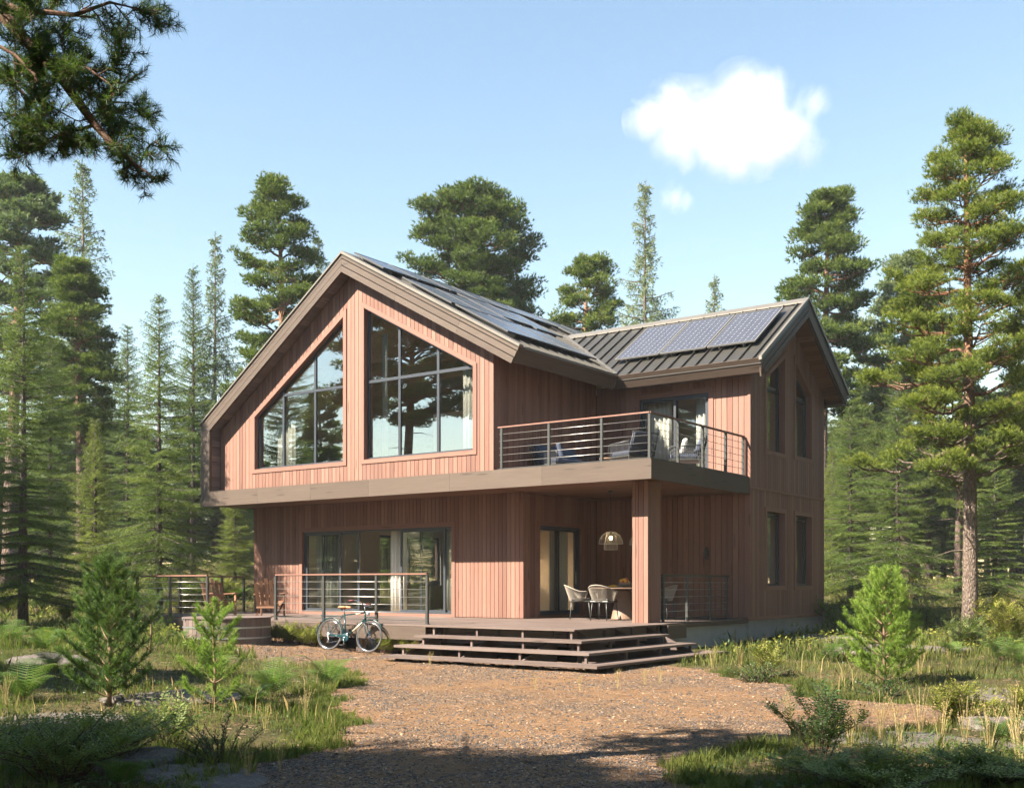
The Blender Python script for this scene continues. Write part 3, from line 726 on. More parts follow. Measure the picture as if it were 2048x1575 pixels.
def door(poly, plane, face, s, leaves, depth=.1, label=None, handles=(), trim=.09):
    mb=MB(); ring(mb, poly, 0, trim, plane, face-s*.022, face-s*.0005); ring(mb, offset(poly,-.001), -.018, 0, plane, face-s*.022, face+s*depth)
    d=mb.build('door', M['cedar_trim'], HOUSE); d['label']=label
    f=MB(); ring(f, offset(poly,-.019), -.045, 0, plane, face+s*(depth-.02), face+s*(depth+.13)); f.build('frame', M['frame'], d)
    gl=M['glass_clear'] if plane=='yz' else M['glass']; l=MBS_ring=None
    for (x0,x1,z0,z1,k) in leaves:
        y=face+s*(depth+.0+.055*k)
        l=MB(); ring(l, rect(x0,x1,z0,z1), -.065, 0, plane, y, y+s*.045); l.build('door_leaf', M['frame'], d)
        g=MB(); g.prism(rect(x0+.06,x1-.06,z0+.06,z1-.06), plane, y+s*.016, y+s*.024); g.build('pane', gl, d)
    if handles:
        h=MB()
        for (x,z,k) in handles:
            y=face+s*(depth+.055*k-.03)
            P=(lambda a,b,c:(a,b,c)) if plane=='xz' else (lambda a,b,c:(b,a,c))
            h.beam(P(x,y,z-.16),P(x,y,z+.16),.018,.018,up=(1,0,0)); h.beam(P(x,y,z-.13),P(x,y+s*.04,z-.13),.014,.014); h.beam(P(x,y,z+.13),P(x,y+s*.04,z+.13),.014,.014)
        h.build('door_handle', M['chrome'], d)
    return d
door(LD,'xz',21.6,1,[(-22.88,-21.50,.85,3.0,0),(-22.3,-20.86,.85,3.0,1),(-19.33,-17.80,.85,3.0,0),(-18.7,-17.56,.85,3.0,1)],depth=.08,label='wide sliding glass door standing open in the middle',handles=[(-20.9,1.75,1),(-19.29,1.75,0)])
door(SD,'yz',-15.30,-1,[(22.33,23.26,.85,2.99,0),(23.18,24.13,.85,2.99,1)],depth=.06,label='porch glass door',handles=[(24.08,1.75,1)],trim=.085)
door(BD,'xz',24.95,1,[(-13.95,-12.96,4.28,6.30,1),(-13.04,-12.09,4.28,6.30,0)],depth=.05,label='balcony glass door',trim=.11)
for P,nmx in ((BK,'rear'),(BK2,'rear')):
    window(P,'xz',30.6,-1,[(((P[0][0]+P[1][0])/2,.85),((P[0][0]+P[1][0])/2,2.95),.09)],depth=.1,label='rear ground floor glazing')
window(BL,'yz',-24.97,1,[((28.3,.9),(28.3,3.15),.08)],depth=.1,label='side glazing at the back of the living room')
window(BU,'xz',30.6,-1,[((-20,4.95),(-20,7.15),.07)],depth=.1,label='rear upper glazing')
# ---- inside
mb=MBS('interior_floor', M['floorw'], HOUSE); mb.box((-24.7,21.84,.745),(-15.55,30.35,.775),1,.4); mb.box((-15.3,25.2,.745),(-11.2,29.8,.775),1,.6); mb.box((-24.7,20.66,4.12),(-15.55,30.35,4.15),1,.5); mb.box((-15.3,25.2,4.12),(-11.2,29.8,4.15),1,.5)
mb=MBS('interior_partition', M['plaster'], HOUSE); mb.box((-24.75,21.84,3.5),(-15.5,30.38,3.6)); mb.box((-15.45,25.2,3.5),(-11.2,29.78,3.6)); mb.box((-15.25,25.2,6.55),(-11.2,29.78,6.65))
mb.box((-20.4,27.4,.8),(-15.5,27.5,3.5)); mb.box((-15.44,26.4,.8),(-15.30,29.8,3.5)); mb.box((-20.9,24.9,4.15),(-15.5,25.05,6.6)); mb.box((-15.30,25.3,4.16),(-15.44,29.7,6.55))
mb.box((-15.2,27.9,4.16),(-11.2,28.0,6.5)); mb.box((-15.2,27.3,.8),(-11.2,27.4,3.5))
# ------------------------------------------------------------ terrace, steps, railings
DZ=.75
DECK=empty('terrace', (-17,18.5,.2), 0, 'weathered brown timber terrace running along the front of the house', 'terrace')
mb=MB(); rr=random.Random(21)
y=17.0
def brd(x0,x1,y0,y1):
    L=3.9; x=x0; off=rr.random()*L
    cuts=[x0]; q=x0+off
    while q<x1-.4: 
        if q>x0+.4: cuts.append(q)
        q+=L
    cuts.append(x1)
    for a,b in zip(cuts,cuts[1:]): mb.box((a+.0015,y0,DZ-.03),(b-.0015,y1,DZ),0,rr.random())
while y<24.93:
    y1=min(y+.138,24.94)
    x0=-15.29 if y>21.52 else (-14.54 if y<17.12 else (-19.3 if y<17.84 else -25.6))
    x1=-10.90 if y<20.6 else -11.0
    if y>21.52:
        brd(-25.7,-25.03,y,y1) if y<24 else None
        brd(-15.26,x1,y,y1)
    elif x0<-19.3: brd(x0,x1,y,min(y1,21.58))
    else: brd(x0,x1,y,y1)
    y+=.146
mb.build('deck_boards', M['deck'], DECK)
mb=MBS('deck_fascia', M['fascia'], DECK)
mb.hexa([(-19.05,17.08,.44),(-14.545,17.08,.44),(-14.545,17.12,.44),(-19.05,17.12,.44),(-19.30,17.08,.715),(-14.545,17.08,.715),(-14.545,17.12,.715),(-19.30,17.12,.715)],0)
mb.box((-14.58,17.122,.44),(-14.54,18.2,.715),1)
mb.box((-25.62,17.80,.45),(-19.4,17.84,.715),0); mb.box((-25.66,17.80,.45),(-25.62,24,.715),1); mb.box((-19.36,17.13,.45),(-19.32,17.8,.715),1)
mb.box((-10.99,20.75,.42),(-10.95,21.6,.715),1); mb.box((-11.05,21.6,.64),(-10.99,24.93,.745),1)
mb=MBS('joist', M['tubwood'], DECK)
mb.box((-14.3,17.35,.40),(-11.3,17.40,.715),0); mb.box((-11.25,17.35,.40),(-11.20,20.7,.715),1)
for xx in [-24.5,-23,-21.5,-20,-18.5,-17,-15.5,-14.2,-12.9,-11.6]: mb.box((xx-.025,18.0 if xx<-19 else 17.3,.45),(xx+.025,21.5,.715),1)
mb=MBS('deck_post', M['tubwood'], DECK)
for (x,y) in ((-24.1,18.0),(-20.2,18.0),(-18.9,17.35),(-16.6,17.35),(-14.7,17.35),(-24.1,20.4)): mb.box((x-.09,y-.06,gz(x,y)-.2),(x+.09,y+.06,.45),2)
STEPS=empty('entrance_steps', (-11,17,.1), 0, 'wide open corner steps of dark timber treads in front of the porch', 'steps')
lv=[(.57,-10.48,16.58,-14.42,19.95),(.39,-10.06,16.16,-14.58,20.35),(.21,-9.64,15.74,-14.55,20.9)]
rr=random.Random(4)
pv=(-10.9,17.0)
for k,(z,xc,yc,xl,yr) in enumerate(lv):
    mb=MB(); w=.50
    for j in range(3):    # three planks wide, mitred at the corner
        o0=j*.165; o1=o0+.158; q=rr.random()
        mb.hexa([(xl,yc+o0,z-.045),(xc-o0,yc+o0,z-.045),(xc-o1,yc+o1,z-.045),(xl,yc+o1,z-.045),(xl,yc+o0,z),(xc-o0,yc+o0,z),(xc-o1,yc+o1,z),(xl,yc+o1,z)],0,q)
        q=rr.random()
        mb.hexa([(xc-o1,yc+o1,z-.045),(xc-o0,yc+o0,z-.045),(xc-o0,yr,z-.045),(xc-o1,yr,z-.045),(xc-o1,yc+o1,z),(xc-o0,yc+o0,z),(xc-o0,yr,z),(xc-o1,yr,z)],1,q)
    mb.build('tread', M['deck'], STEPS)
mb=MBS('riser_support', M['tubwood'], STEPS)
for k,(z,xc,yc,xl,yr) in enumerate(lv+[(.0,0,0,0,0)]):
    if k<3: zt=.72 if k==0 else lv[k-1][0]-.045; zb=z; xl2=(-14.5,-14.42,-14.58)[k]; yr2=(20.55,19.95,20.35)[k]
    else: break
    X,Y=(xc,yc); n=4
    for i in range(n):      # short uprights between the treads
        x=xl2+.2+(xc-.52-xl2-.2)*i/(n-1); mb.box((x-.022,Y+.47,zb),(x+.022,Y+.52,zt),2)
    for i in range(1,n):
        y=yc+.52+(yr2-.2-yc-.52)*i/(n-1); mb.box((xc-.52,y-.022,zb),(xc-.47,y+.022,zt),2)
    mb.box((xc-.53,yc+.47,zb-.3),(xc-.47,yc+.53,zb),2)
for i in range(5):
    x=-14.3+i*1.1; mb.box((x-.022,16.05,-.1),(x+.022,16.15,.165),2)
for i in range(4):
    y=16.6+i*1.35; mb.box((-10.05,y-.022,-.1),(-9.95,y+.022,.165),2)
mb=MBS('stringer', M['tubwood'], STEPS)
for x in (-14.35,-12.9,-11.5):   # sloping strings under the flight
    mb.hexa([(x-.025,15.95,-.1),(x+.025,15.95,-.1),(x+.025,17.3,.1),(x-.025,17.3,.1),(x-.025,15.95,.12),(x+.025,15.95,.12),(x+.025,17.3,.60),(x-.025,17.3,.60)],1)
for y in (17.6,19.0,20.3):
    mb.hexa([(-11.2,y-.025,.1),(-9.85,y-.025,-.1),(-9.85,y+.025,-.1),(-11.2,y+.025,.1),(-11.2,y-.025,.70),(-9.95,y-.025,.12),(-9.95,y+.025,.12),(-11.2,y+.025,.70)],0)
def railing(name, label, posts, corners, z0, zrail, rods, wood=True, hang=0, mat='metal', lean=None, group=None, ext=0):
    """posts: list of (x,y); corners: polyline of the handrail"""
    c=corners[0]; R=empty(name,(c[0],c[1],z0),0,label,'railing',group)
    for (x,y) in posts:
        mb=MB(); mb.box((x-.028,y-.028,z0-hang),(x+.028,y+.028,zrail-.03),2); mb.box((x-.05,y-.05,z0+.0005),(x+.05,y+.05,z0+.01)) if not hang else None
        mb.build('post', M['metal'], R)
    mb=MB(); 
    for a,b in zip(corners,corners[1:]):
        A=Vector((*a,zrail)); B=Vector((*b,zrail)); mb.beam(A,B,.055,.03)
    mb.build('handrail', M['cedar_trim'] if wood else M['metal'], R)
    mb=MB(); mb2=MB()
    for a,b in zip(corners,corners[1:]):
        d=Vector((b[0]-a[0],b[1]-a[1],0)).normalized()*.02
        for z in rods: mb.tube([(a[0]+d.x,a[1]+d.y,z),(b[0]-d.x,b[1]-d.y,z)],.0065,6)
        mb2.beam((a[0],a[1],z0+.075),(b[0],b[1],z0+.075),.035,.018); mb2.beam((a[0],a[1],zrail-.022),(b[0],b[1],zrail-.022),.03,.012)
    mb.build('rod', M['rod'], R, smooth=True); mb2.build('bottom_rail', M['metal'], R)
    return R
rods=lambda z0,zr,n: [z0+.075+(zr-z0-.075)*(i/(n+1)) for i in range(1,n+1)]
railing('deck_railing','metal railing with timber handrail standing behind the bicycle',[(-19.42,17.46),(-17.85,17.46),(-16.25,17.46),(-14.82,17.46)],[(-19.42,17.46),(-14.82,17.46)],DZ,1.80,rods(DZ,1.80,5))
railing('deck_railing','L shaped metal railing around the far end of the terrace beyond the hot tub',[(-25.35,17.9),(-24.05,17.9),(-22.35,17.9),(-25.35,19.5),(-25.35,21.0)] and [(-25.35,17.92),(-23.95,17.92),(-22.45,17.92),(-25.35,19.3),(-25.35,20.75),(-25.35,21.55)],[(-22.45,17.92),(-25.35,17.92),(-25.35,21.55)],DZ,1.80,rods(DZ,1.80,5))
railing('deck_railing','short dark railing at the porch edge beside the cedar pillar',[(-11.42,21.40),(-11.42,22.55),(-11.42,23.72),(-11.42,24.62)],[(-11.42,21.35),(-11.42,24.75)],DZ,1.78,rods(DZ,1.78,5),wood=False)
railing('balcony_railing','upper balcony railing with thin cedar handrail and steel rods',[(-14.90,20.18),(-13.60,20.18),(-12.24,20.18),(-11.08,20.18),(-11.08,21.45),(-11.08,22.65),(-11.08,23.85),(-11.08,24.85)],[(-15.0,20.18),(-11.08,20.18),(-11.08,24.92)],4.14,5.16,rods(4.14,5.16,5))
# ------------------------------------------------------------ hot tub
tx,ty=W(-6.22,24.0); tg=gz(tx,ty)
TUB=empty('hot_tub',(tx,ty,.26),0,'round hot tub of dark timber staves with two steel hoops','hot tub')
mb=MB(); n=44; rr=random.Random(6); z0,z1=.16,.86
for i in range(n):
    a0=2*math.pi*(i+.03)/n; a1=2*math.pi*(i+.97)/n; q=rr.random(); p=[]
    for z in (z0,z1):
        for (r,a) in ((.93,a0),(.93,a1),(.885,a1),(.885,a0)): p.append((tx+r*math.cos(a),ty+r*math.sin(a),z))
    mb.hexa(p,2,q)
mb.lathe([(.885,.2),(.885,.84),(.84,.84),(.84,.5),(.0,.5)],(tx,ty,0),44,.4)
mb.build('tub_staves',M['tubwood'],TUB)
mb=MB(); mb.lathe([(.84,.845),(.955,.845),(.955,.872),(.84,.872)],(tx,ty,0),44,.6); mb.build('tub_rim',M['tubwood'],TUB)
for z in (.44,.66):
    mb=MB(); mb.lathe([(.931,z-.018),(.939,z-.018),(.939,z+.018),(.931,z+.018)],(tx,ty,0),48); mb.build('hoop',M['steel'],TUB,smooth=False)
mb=MB(); mb.lathe([(.0,.74),(.835,.74),(.835,.75),(.0,.75)],(tx,ty,0),40); mb.build('water',plain('dark_tub_water',(.02,.04,.045),.04,.6),TUB)
mb=MBS('bracket',M['steel'],TUB)
for a in (3.9,4.4): mb.box((tx+.94*math.cos(a)-.01,ty+.94*math.sin(a)-.02,.80),(tx+.94*math.cos(a)+.012,ty+.94*math.sin(a)-.002,.84))
# ------------------------------------------------------------ adirondack chairs (own space: seat faces +x)
def adirondack():
    R=empty('garden_chair',own=True); rr=random.Random(3)
    for s in (-1,1):
        mb=MB(); y=.27*s
        mb.hexa([(-.48,y-.012,.0),(-.36,y-.012,.0),(-.36,y+.012,.0),(-.48,y+.012,.0),(.34,y-.012,.30),(.40,y-.012,.40),(.40,y+.012,.40),(.34,y+.012,.30)],0) 
        mb.build('side_rail',M['chairwood'],R)
        mb=MB(); mb.box((.30,y-.014+.03*s,.0),(.40,y+.014+.03*s,.56),2); mb.build('front_leg',M['chairwood'],R)
        mb=MB(); mb.hexa([(-.30,y-.05+.04*s,.555),(.45,y-.07+.04*s,.585),(.45,y+.07+.04*s,.585),(-.30,y+.05+.04*s,.555),(-.30,y-.05+.04*s,.58),(.45,y-.07+.04*s,.61),(.45,y+.07+.04*s,.61),(-.30,y+.05+.04*s,.58)],0,rr.random()); mb.build('armrest',M['chairwood'],R)
    mb=MB()
    for i in range(6):
        x=.36-i*.11; z=.40-i*.028; mb.hexa([(x-.1,-.29,z-.045),(x,-.29,z-.02),(x,.29,z-.02),(x-.1,.29,z-.045),(x-.1,-.29,z-.025),(x,-.29,z),(x,.29,z),(x-.1,.29,z-.025)],1,rr.random())
    mb.build('seat',M['chairwood'],R)
    mb=MB()
    for i in range(5):
        y=(i-2)*.115; h=.98-.05*abs(i-2)**1.4; f=(i-2)*.012
        mb.hexa([(-.24,y-.043,.22),(-.22,y-.043,.22),(-.22,y+.043,.22),(-.24,y+.043,.22),(-.50,y-.047+f,h),(-.48,y-.047+f,h),(-.48,y+.047+f,h),(-.50,y+.047+f,h)],2,rr.random())
    mb.box((-.29,-.30,.50),(-.265,.30,.56),1); mb.box((-.42,-.27,.82),(-.40,.27,.87),1); mb.box((-.26,-.28,.24),(-.235,.28,.30),1)
    mb.build('backrest',M['chairwood'],R)
    return R
AD=adirondack()
# ------------------------------------------------------------ bicycle (own space: x forward, rear wheel at 0)
def bicycle():
    R=empty('bicycle',own=True); r=.335; wb=1.05
    for cx,nmw in ((0,'rear'),(wb,'front')):
        w=MB()
        w.tube([(cx+(r-.02)*math.cos(t),0,r+(r-.02)*math.sin(t)) for t in np.linspace(0,2*math.pi,49)],.018,8,cap=False)
        wo=w.build('wheel',M['tyre'],R,smooth=True)
        q=MB(); q.tube([(cx+(r-.042)*math.cos(t),0,r+(r-.042)*math.sin(t)) for t in np.linspace(0,2*math.pi,49)],.011,6,cap=False); q.build('rim',M['chrome'],wo,smooth=True)
        q=MB()
        for i in range(28):
            t=2*math.pi*i/28; s=1 if i%2 else -1; t2=t+(.5 if (i//2)%2 else -.5)
            q.tube([(cx+.022*math.cos(t2),s*.03,r+.022*math.sin(t2)),(cx+(r-.045)*math.cos(t),0,r+(r-.045)*math.sin(t))],.0016,4)
        q.build('spokes',M['chrome'],wo)
        q=MB(); q.tube([(cx,-.05,r),(cx,.05,r)],.02,10); q.build('hub',M['chrome'],wo,smooth=True)
        q=MB(); th=np.linspace(.55 if cx else -.15,math.pi*(.78 if cx else 1.0),22)
        q.tube([(cx+(r+.022)*math.cos(t),0,r+(r+.022)*math.sin(t)) for t in th],.014,6); q.build('mudguard',M['teal'] if not cx else M['teal'],R,smooth=True)
    bb=(.43,0,.29); st=(.33,0,.80); hd=(.86,0,.84); hb=(.90,0,.70)
    f=MB(); f.tube([bb,st],.016,8); f.tube([(st[0]+.01,0,.77),hd],.015,8); f.tube([bb,(hb[0]-.01,0,.71)],.017,8); f.tube([(hd[0]-.005,0,.87),(hb[0]+.005,0,.68)],.02,8)
    for s in (-1,1):
        f.tube([(0,.05*s,r),(.41,.03*s,.29)],.009,6); f.tube([(0,.05*s,r),(.32,.02*s,.77)],.008,6)
    f.build('bicycle_frame',M['teal'],R,smooth=True)
    f=MB()
    for s in (-1,1): f.tube([(.90,.03*s,.68),(.935,.05*s,.55),(.985,.05*s,.42),(wb,.05*s,r)],.011,7)
    f.build('fork',M['teal'],R,smooth=True)
    f=MB(); f.tube([(.64,0,.806),(.76,0,.823)],.0165,8); f.tube([(.60,0,.435),(.83,0,.63)],.0185,8); f.build('decal_band',M['cream_paint'],R,smooth=True)
    f=MB(); f.box((-.02,-.012,.30),(.46,-.045,.345)); f.ell((.44,-.03,.29),(.095,.016,.095),14,6); f.build('chain_guard',M['teal'],R,smooth=False,bevel=.008)
    f=MB(); f.tube([st,(.315,0,.90)],.012,8); f.build('seat_post',M['chrome'],R,smooth=True)
    f=MB(); f.ell((.27,0,.93),(.12,.085,.035),14,8); f.ell((.38,0,.935),(.12,.035,.028),12,8); f.build('saddle',M['leather'],R,smooth=True)
    f=MB(); f.tube([(.855,0,.87),(.84,0,.98)],.012,8)
    for s in (-1,1): f.tube([(.84,0,.98),(.86,.08*s,1.0),(.88,.18*s,1.03),(.80,.26*s,1.06),(.68,.29*s,1.05)],.011,8)
    f.build('handlebar',M['chrome'],R,smooth=True)
    for s in (-1,1):
        f=MB(); f.tube([(.76,.275*s,1.058),(.64,.295*s,1.045)],.017,8); f.build('grip',M['rubber'],R,smooth=True)
        f=MB(); f.tube([(.86,.22*s,1.03),(.80,.30*s,.995),(.72,.31*s,1.0)],.005,5); f.build('brake_lever',M['chrome'],R)
    f=MB()
    for s in (-1,1):
        f.tube([(.30,.05*s,.735),(-.26,.06*s,.735),(-.27,.0,.735)],.006,6); f.tube([(-.24,.06*s,.735),(0,.06*s,r)],.005,5); f.tube([(-.02,.06*s,.735),(0,.06*s,r)],.005,5)
    for i in range(6): x=-.24+i*.1; f.tube([(x,-.06,.735),(x,.06,.735)],.004,5)
    f.build('luggage_rack',M['teal'],R)
    f=MB(); f.box((.93,-.07,.735),(1.14,.07,.748)); f.tube([(.93,0,.74),(.90,0,.72)],.008,6); f.build('front_rack',M['teal'],R)
    f=MB(); f.lathe([(.0,-.01),(.035,-.008),(.04,.01),(.02,.05),(.0,.055)],(.955,0,.80),12); f.build('headlight',M['chrome'],R,smooth=True)
    f=MB(); f.tube([(.43,-.07,.29),(.47,-.075,.13)],.009,6); f.tube([(.43,.07,.29),(.39,.075,.45)],.009,6); f.tube([(.43,-.06,.29),(.43,.06,.29)],.02,8); f.lathe([(.0,0),(.06,0),(.06,.003),(0,.003)],(0,0,0),4) if False else None; f.build('crank',M['chrome'],R,smooth=True)
    for (x,y,z) in ((.47,-.13,.12),(.39,.13,.46)):
        f=MB(); f.box((x-.045,y-.045,z-.01),(x+.045,y+.045,z+.012)); f.build('pedal',M['black'],R)
    f=MB(); f.tube([(0,-.065,r-.02),(.04,-.07,.22),(.01,-.07,.16)],.012,6); f.tube([(0,-.06,r+.035),(.43,-.06,.34)],.003,4); f.tube([(.02,-.07,.15),(.43,-.06,.24)],.003,4)
    f.ell((0,-.055,r),(.04,.015,.04),12,5); f.build('gear_and_chain',M['steel'],R)
    f=MB(); f.box((-.30,-.03,.56),(-.27,.03,.60)); f.build('reflector',M['rubber'],R)
    return R
bk=bicycle(); bx0,by0=-16.97,16.72; bx1,by1=-15.93,16.84
bk.location=(bx0,by0,gz(bx0,by0)+.005); bk.rotation_mode='ZYX'; bk.rotation_euler=(-math.radians(9),math.radians(0.3),math.atan2(by1-by0,bx1-bx0))
tag(bk,'teal city bicycle with tan saddle leaning against the terrace edge','bicycle')
# ------------------------------------------------------------ dining set (chair in own space, faces +x)
def dining_chair():
    R=empty('dining_chair',own=True)
    for (x,y) in ((.24,.24),(.24,-.24),(-.22,.20),(-.22,-.20)):
        mb=MB(); mb.tube([(x*.85,y*.9,.44),(x*1.05,y*1.08,0)],[.014,.010],8); mb.build('leg',M['metal'],R,smooth=True)
    mb=MB(); mb.box((-.22,-.24,.41),(.26,.24,.45)); mb.build('seat_frame',M['metal'],R,bevel=.015)
    mb=MB(); mb.box((-.20,-.22,.452),(.26,.22,.50)); mb.build('cushion',M['cushion_grey'],R,bevel=.02)
    pts=[]; 
    for i in range(25):
        t=math.radians(-125+250*i/24)+math.pi; 
        k=max(0,math.cos(t-math.pi)); rx,ry=.30,.31
        top=(-.02+rx*1.15*math.cos(t), ry*1.05*math.sin(t), .66+.15*k**1.0); bot=(.0+rx*.78*math.cos(t), ry*.80*math.sin(t), .44)
        pts.append((bot,top))
    fr=MB(); fr.tube([p[1] for p in pts],.014,8); fr.tube([pts[0][0],pts[0][1]],.012,6); fr.tube([pts[-1][0],pts[-1][1]],.012,6); fr.build('rim_rail',M['rope'],R,smooth=True)
    mb=MB()
    for i in range(24):
        for j in range(2):
            f=(j+.5)/2
            b=[pts[i][0][k]*(1-f)+pts[i+1][0][k]*f for k in range(3)]; t=[pts[i][1][k]*(1-f)+pts[i+1][1][k]*f for k in range(3)]
            mb.tube([b,t],.0075,4)
    mb.build('rope_shell',M['rope'],R)
    return R
DC=dining_chair()
tbx,tby=-13.2,22.75
T=empty('dining_table',(tbx,tby,DZ),0,'round oak dining table on a flared pedestal under the balcony','table')
mb=MB(); mb.lathe([(.0,.718),(.76,.718),(.82,.735),(.82,.752),(.0,.752)],(tbx,tby,DZ),48,.5); mb.build('tabletop',M['table'],T)
mb=MB(); mb.lathe([(.30,.0),(.29,.02),(.17,.62),(.16,.712)],(tbx,tby,DZ),32,.3); mb.build('pedestal',M['table'],T,smooth=True)
bw=empty('fruit_bowl',(-13.06,22.6,1.502),0,'bowl heaped with yellow and red fruit on the dining table','bowl')
mb=MB(); mb.lathe([(.05,.0),(.07,.005),(.15,.09),(.16,.11),(.15,.105),(.06,.02)],(-13.06,22.6,1.503),20); mb.build('bowl',M['rope'],bw,smooth=True)
rr=random.Random(2); my=MB(); mr=MB()
for i in range(17):
    a=rr.random()*6.3; r_=rr.random()**.6*.11; z=1.60+rr.random()*.09*(1-r_/.16)+.02*(i%3)
    (my if rr.random()<.65 else mr).ell((-13.06+r_*math.cos(a),22.6+r_*math.sin(a),z),(.042,.042,.04),10,7)
my.build('yellow_fruit',M['fruit_y'],bw,smooth=True); mr.build('red_fruit',M['fruit_r'],bw,smooth=True)
mb=MB()
for i in range(4):
    a=.5+i*.12; mb.tube([(-13.42+.0*i,22.42+.035*i,1.525+.012*(i%2)),(-13.32,22.45+.03*i,1.55),(-13.24,22.43+.03*i,1.525)],[.012,.02,.01],7)
tag(mb.build('banana_bunch',M['fruit_y'],None,smooth=True,origin=(-13.35,22.45,1.51)),'small bunch of yellow fruit lying beside the full bowl','bananas')
index_kids()
cg='rope dining chairs around the table'
def ch(dx,dy,rz,label,first=[True]):
    o=DC if first[0] else copy_tree(DC); first[0]=False
    place(o,(tbx+dx,tby+dy,DZ),rz,1,label,cg,'chair')
ch(-.85,-.60,math.radians(34),'rope chair nearest the glass door, side on in front of the curtain')
ch(-.55,.85,math.radians(-58),'rope chair on the far side of the table, between pedestal and curtain')
ch(.05,-1.0,math.radians(92),'rope chair half hidden behind the cedar pillar on its left')
ch(.98,.10,math.radians(184),'rope chair seen through the short porch railing')
a1=place(AD,(-23.45,19.1,DZ),math.radians(-15),1,'brown slatted garden chair in profile behind the corner railing',"slatted garden chairs on the terrace",'garden chair')
a2=place(copy_tree(AD),(-21.75,19.35,DZ),math.radians(126),1,'dark slatted garden chair with its back to us near the cedar wall',"slatted garden chairs on the terrace",'garden chair')
# ------------------------------------------------------------ lamps
def pendant(x,y,zb,label,hang=3.80,bulb='bulb'):
    R=empty('pendant_lamp',(x,y,zb),0,label,'pendant lamp','wire pendant lamps over the table')
    mb=MB(); mb.lathe([(.0,hang-.045),(.055,hang-.045),(.06,hang-.0),(.0,hang-.0)],(x,y,0),20); mb.build('ceiling_cap',M['metal'],R)
    mb=MB(); mb.tube([(x,y,hang-.04),(x,y,zb+.46)],.005,6); mb.tube([(x,y,zb+.47),(x,y,zb+.36)],.018,8); mb.build('cord',M['black'],R)
    mb=MB()
    for i in range(40):
        a=2*math.pi*i/40; c,s=math.cos(a),math.sin(a)
        mb.tube([(x+c*r,y+s*r,zb+z) for r,z in ((.02,.46),(.12,.435),(.21,.37),(.27,.27),(.29,.16))],.003,4)
    for i in range(30):
        a=2*math.pi*i/30; c,s=math.cos(a),math.sin(a)
        mb.tube([(x+c*r,y+s*r,zb+z) for r,z in ((.02,.46),(.09,.41),(.13,.32),(.155,.18),(.165,.02))],.003,4)
    for r,z in ((.29,.16),(.165,.02),(.165,.16)): mb.tube([(x+r*math.cos(t),y+r*math.sin(t),zb+z) for t in np.linspace(0,2*math.pi,33)],.004,4,cap=False)
    mb.build('wire_shade',M['galv_white'],R)
    mb=MB(); mb.ell((x,y,zb+.30),(.035,.035,.045),12,8); mb.build('bulb',M[bulb],R,smooth=True)
pendant(-13.42,22.54,2.38,'lit wire basket pendant lamp hanging clear over the table')
pendant(-13.10,23.44,2.38,'wire basket pendant lamp half hidden behind the cedar pillar')
def wlamp(x,z,label):
    R=empty('wall_lamp',(x,24.9,z),0,label,'wall lamp','black cylinder wall lamps on the porch wall')
    mb=MB(); mb.box((x-.03,24.925,z-.07),(x+.03,24.948,z+.07)); mb.tube([(x,24.94,z),(x,24.87,z)],.012,8); mb.build('bracket',M['black'],R)
    mb=MB(); mb.tube([(x,24.85,z+.035),(x,24.85,z+.15)],.042,16); mb.tube([(x,24.85,z-.035),(x,24.85,z-.15)],.042,16); mb.tube([(x,24.85,z-.04),(x,24.85,z+.04)],.03,12); mb.tube([(x-.09,24.85,z+.01),(x+.03,24.85,z+.01)],.012,8); mb.build('lamp_body',M['metal'],R,smooth=False)
wlamp(-12.07,2.34,'black cylindrical wall lamp on the open part of the porch wall')
wlamp(-13.75,2.34,'black wall lamp on the porch wall just left of the pillar')
# ------------------------------------------------------------ balcony furniture
def lounge(width=.72, name='balcony_armchair', rope='rope_dark', cush='cushion_light', frame='metal'):
    R=empty(name,own=True); w=width/2
    for (x,y) in ((.32,w),(.32,-w),(-.30,w),(-.30,-w)):
        mb=MB(); mb.tube([(x,y*.97,.34),(x*1.12,y*1.0,0)],.014,8); mb.build('leg',M[frame],R)
    mb=MB(); mb.box((-.33,-w,.26),(.34,w,.30)); mb.build('seat_frame',M[frame],R,bevel=.01)
    mb=MB(); mb.box((-.28,-w+.06,.305),(.36,w-.06,.42)); mb.build('seat_cushion',M[cush],R,bevel=.04)
    mb=MB(); mb.hexa([(-.30,-w+.08,.42),(-.16,-w+.08,.42),(-.16,w-.08,.42),(-.30,w-.08,.42),(-.44,-w+.10,.80),(-.33,-w+.10,.80),(-.33,w-.10,.80),(-.44,w-.10,.80)],2); mb.build('back_cushion',M[cush],R,bevel=.04)
    fr=MB(); wv=MB()
    for s in (-1,1):
        y=w*s; path=[(.36,y,.0+.30),(.38,y,.54),(.33,y,.58),(-.33,y,.60)]; fr.tube(path,.014,8)
        for i in range(16): x=.32-i*.042; wv.tube([(x,y,.30),(x,y,.585)],.0085,4)
    fr.tube([(-.33,-w,.30),(-.47,-w,.80),(-.47,w,.80),(-.33,w,.30)],.014,8)
    n=int(width/.035)
    for i in range(n):
        y=-w+.03+i*(width-.06)/(n-1); wv.tube([(-.34,y,.31),(-.47,y,.80)],.0085,4)
    fr.build('arm_frame',M[frame],R,smooth=True); wv.build('rope_weave',M[rope],R)
    return R
BZ=4.14
g='roped lounge seats on the balcony'
L1=lounge(cush='cushion_dark'); L2=lounge(1.55,'balcony_sofa','rope_dark','cushion_dark','metal'); 
index_kids()
L1b=copy_tree(L1)
place(L1,(-12.28,21.55,BZ),math.radians(160),1,'roped balcony armchair behind the railing corner, showing its back',g,'armchair')
place(L1b,(-11.62,22.9,BZ),math.radians(205),1,'roped balcony armchair with a pale cushion against the sunlit wall',g,'armchair')
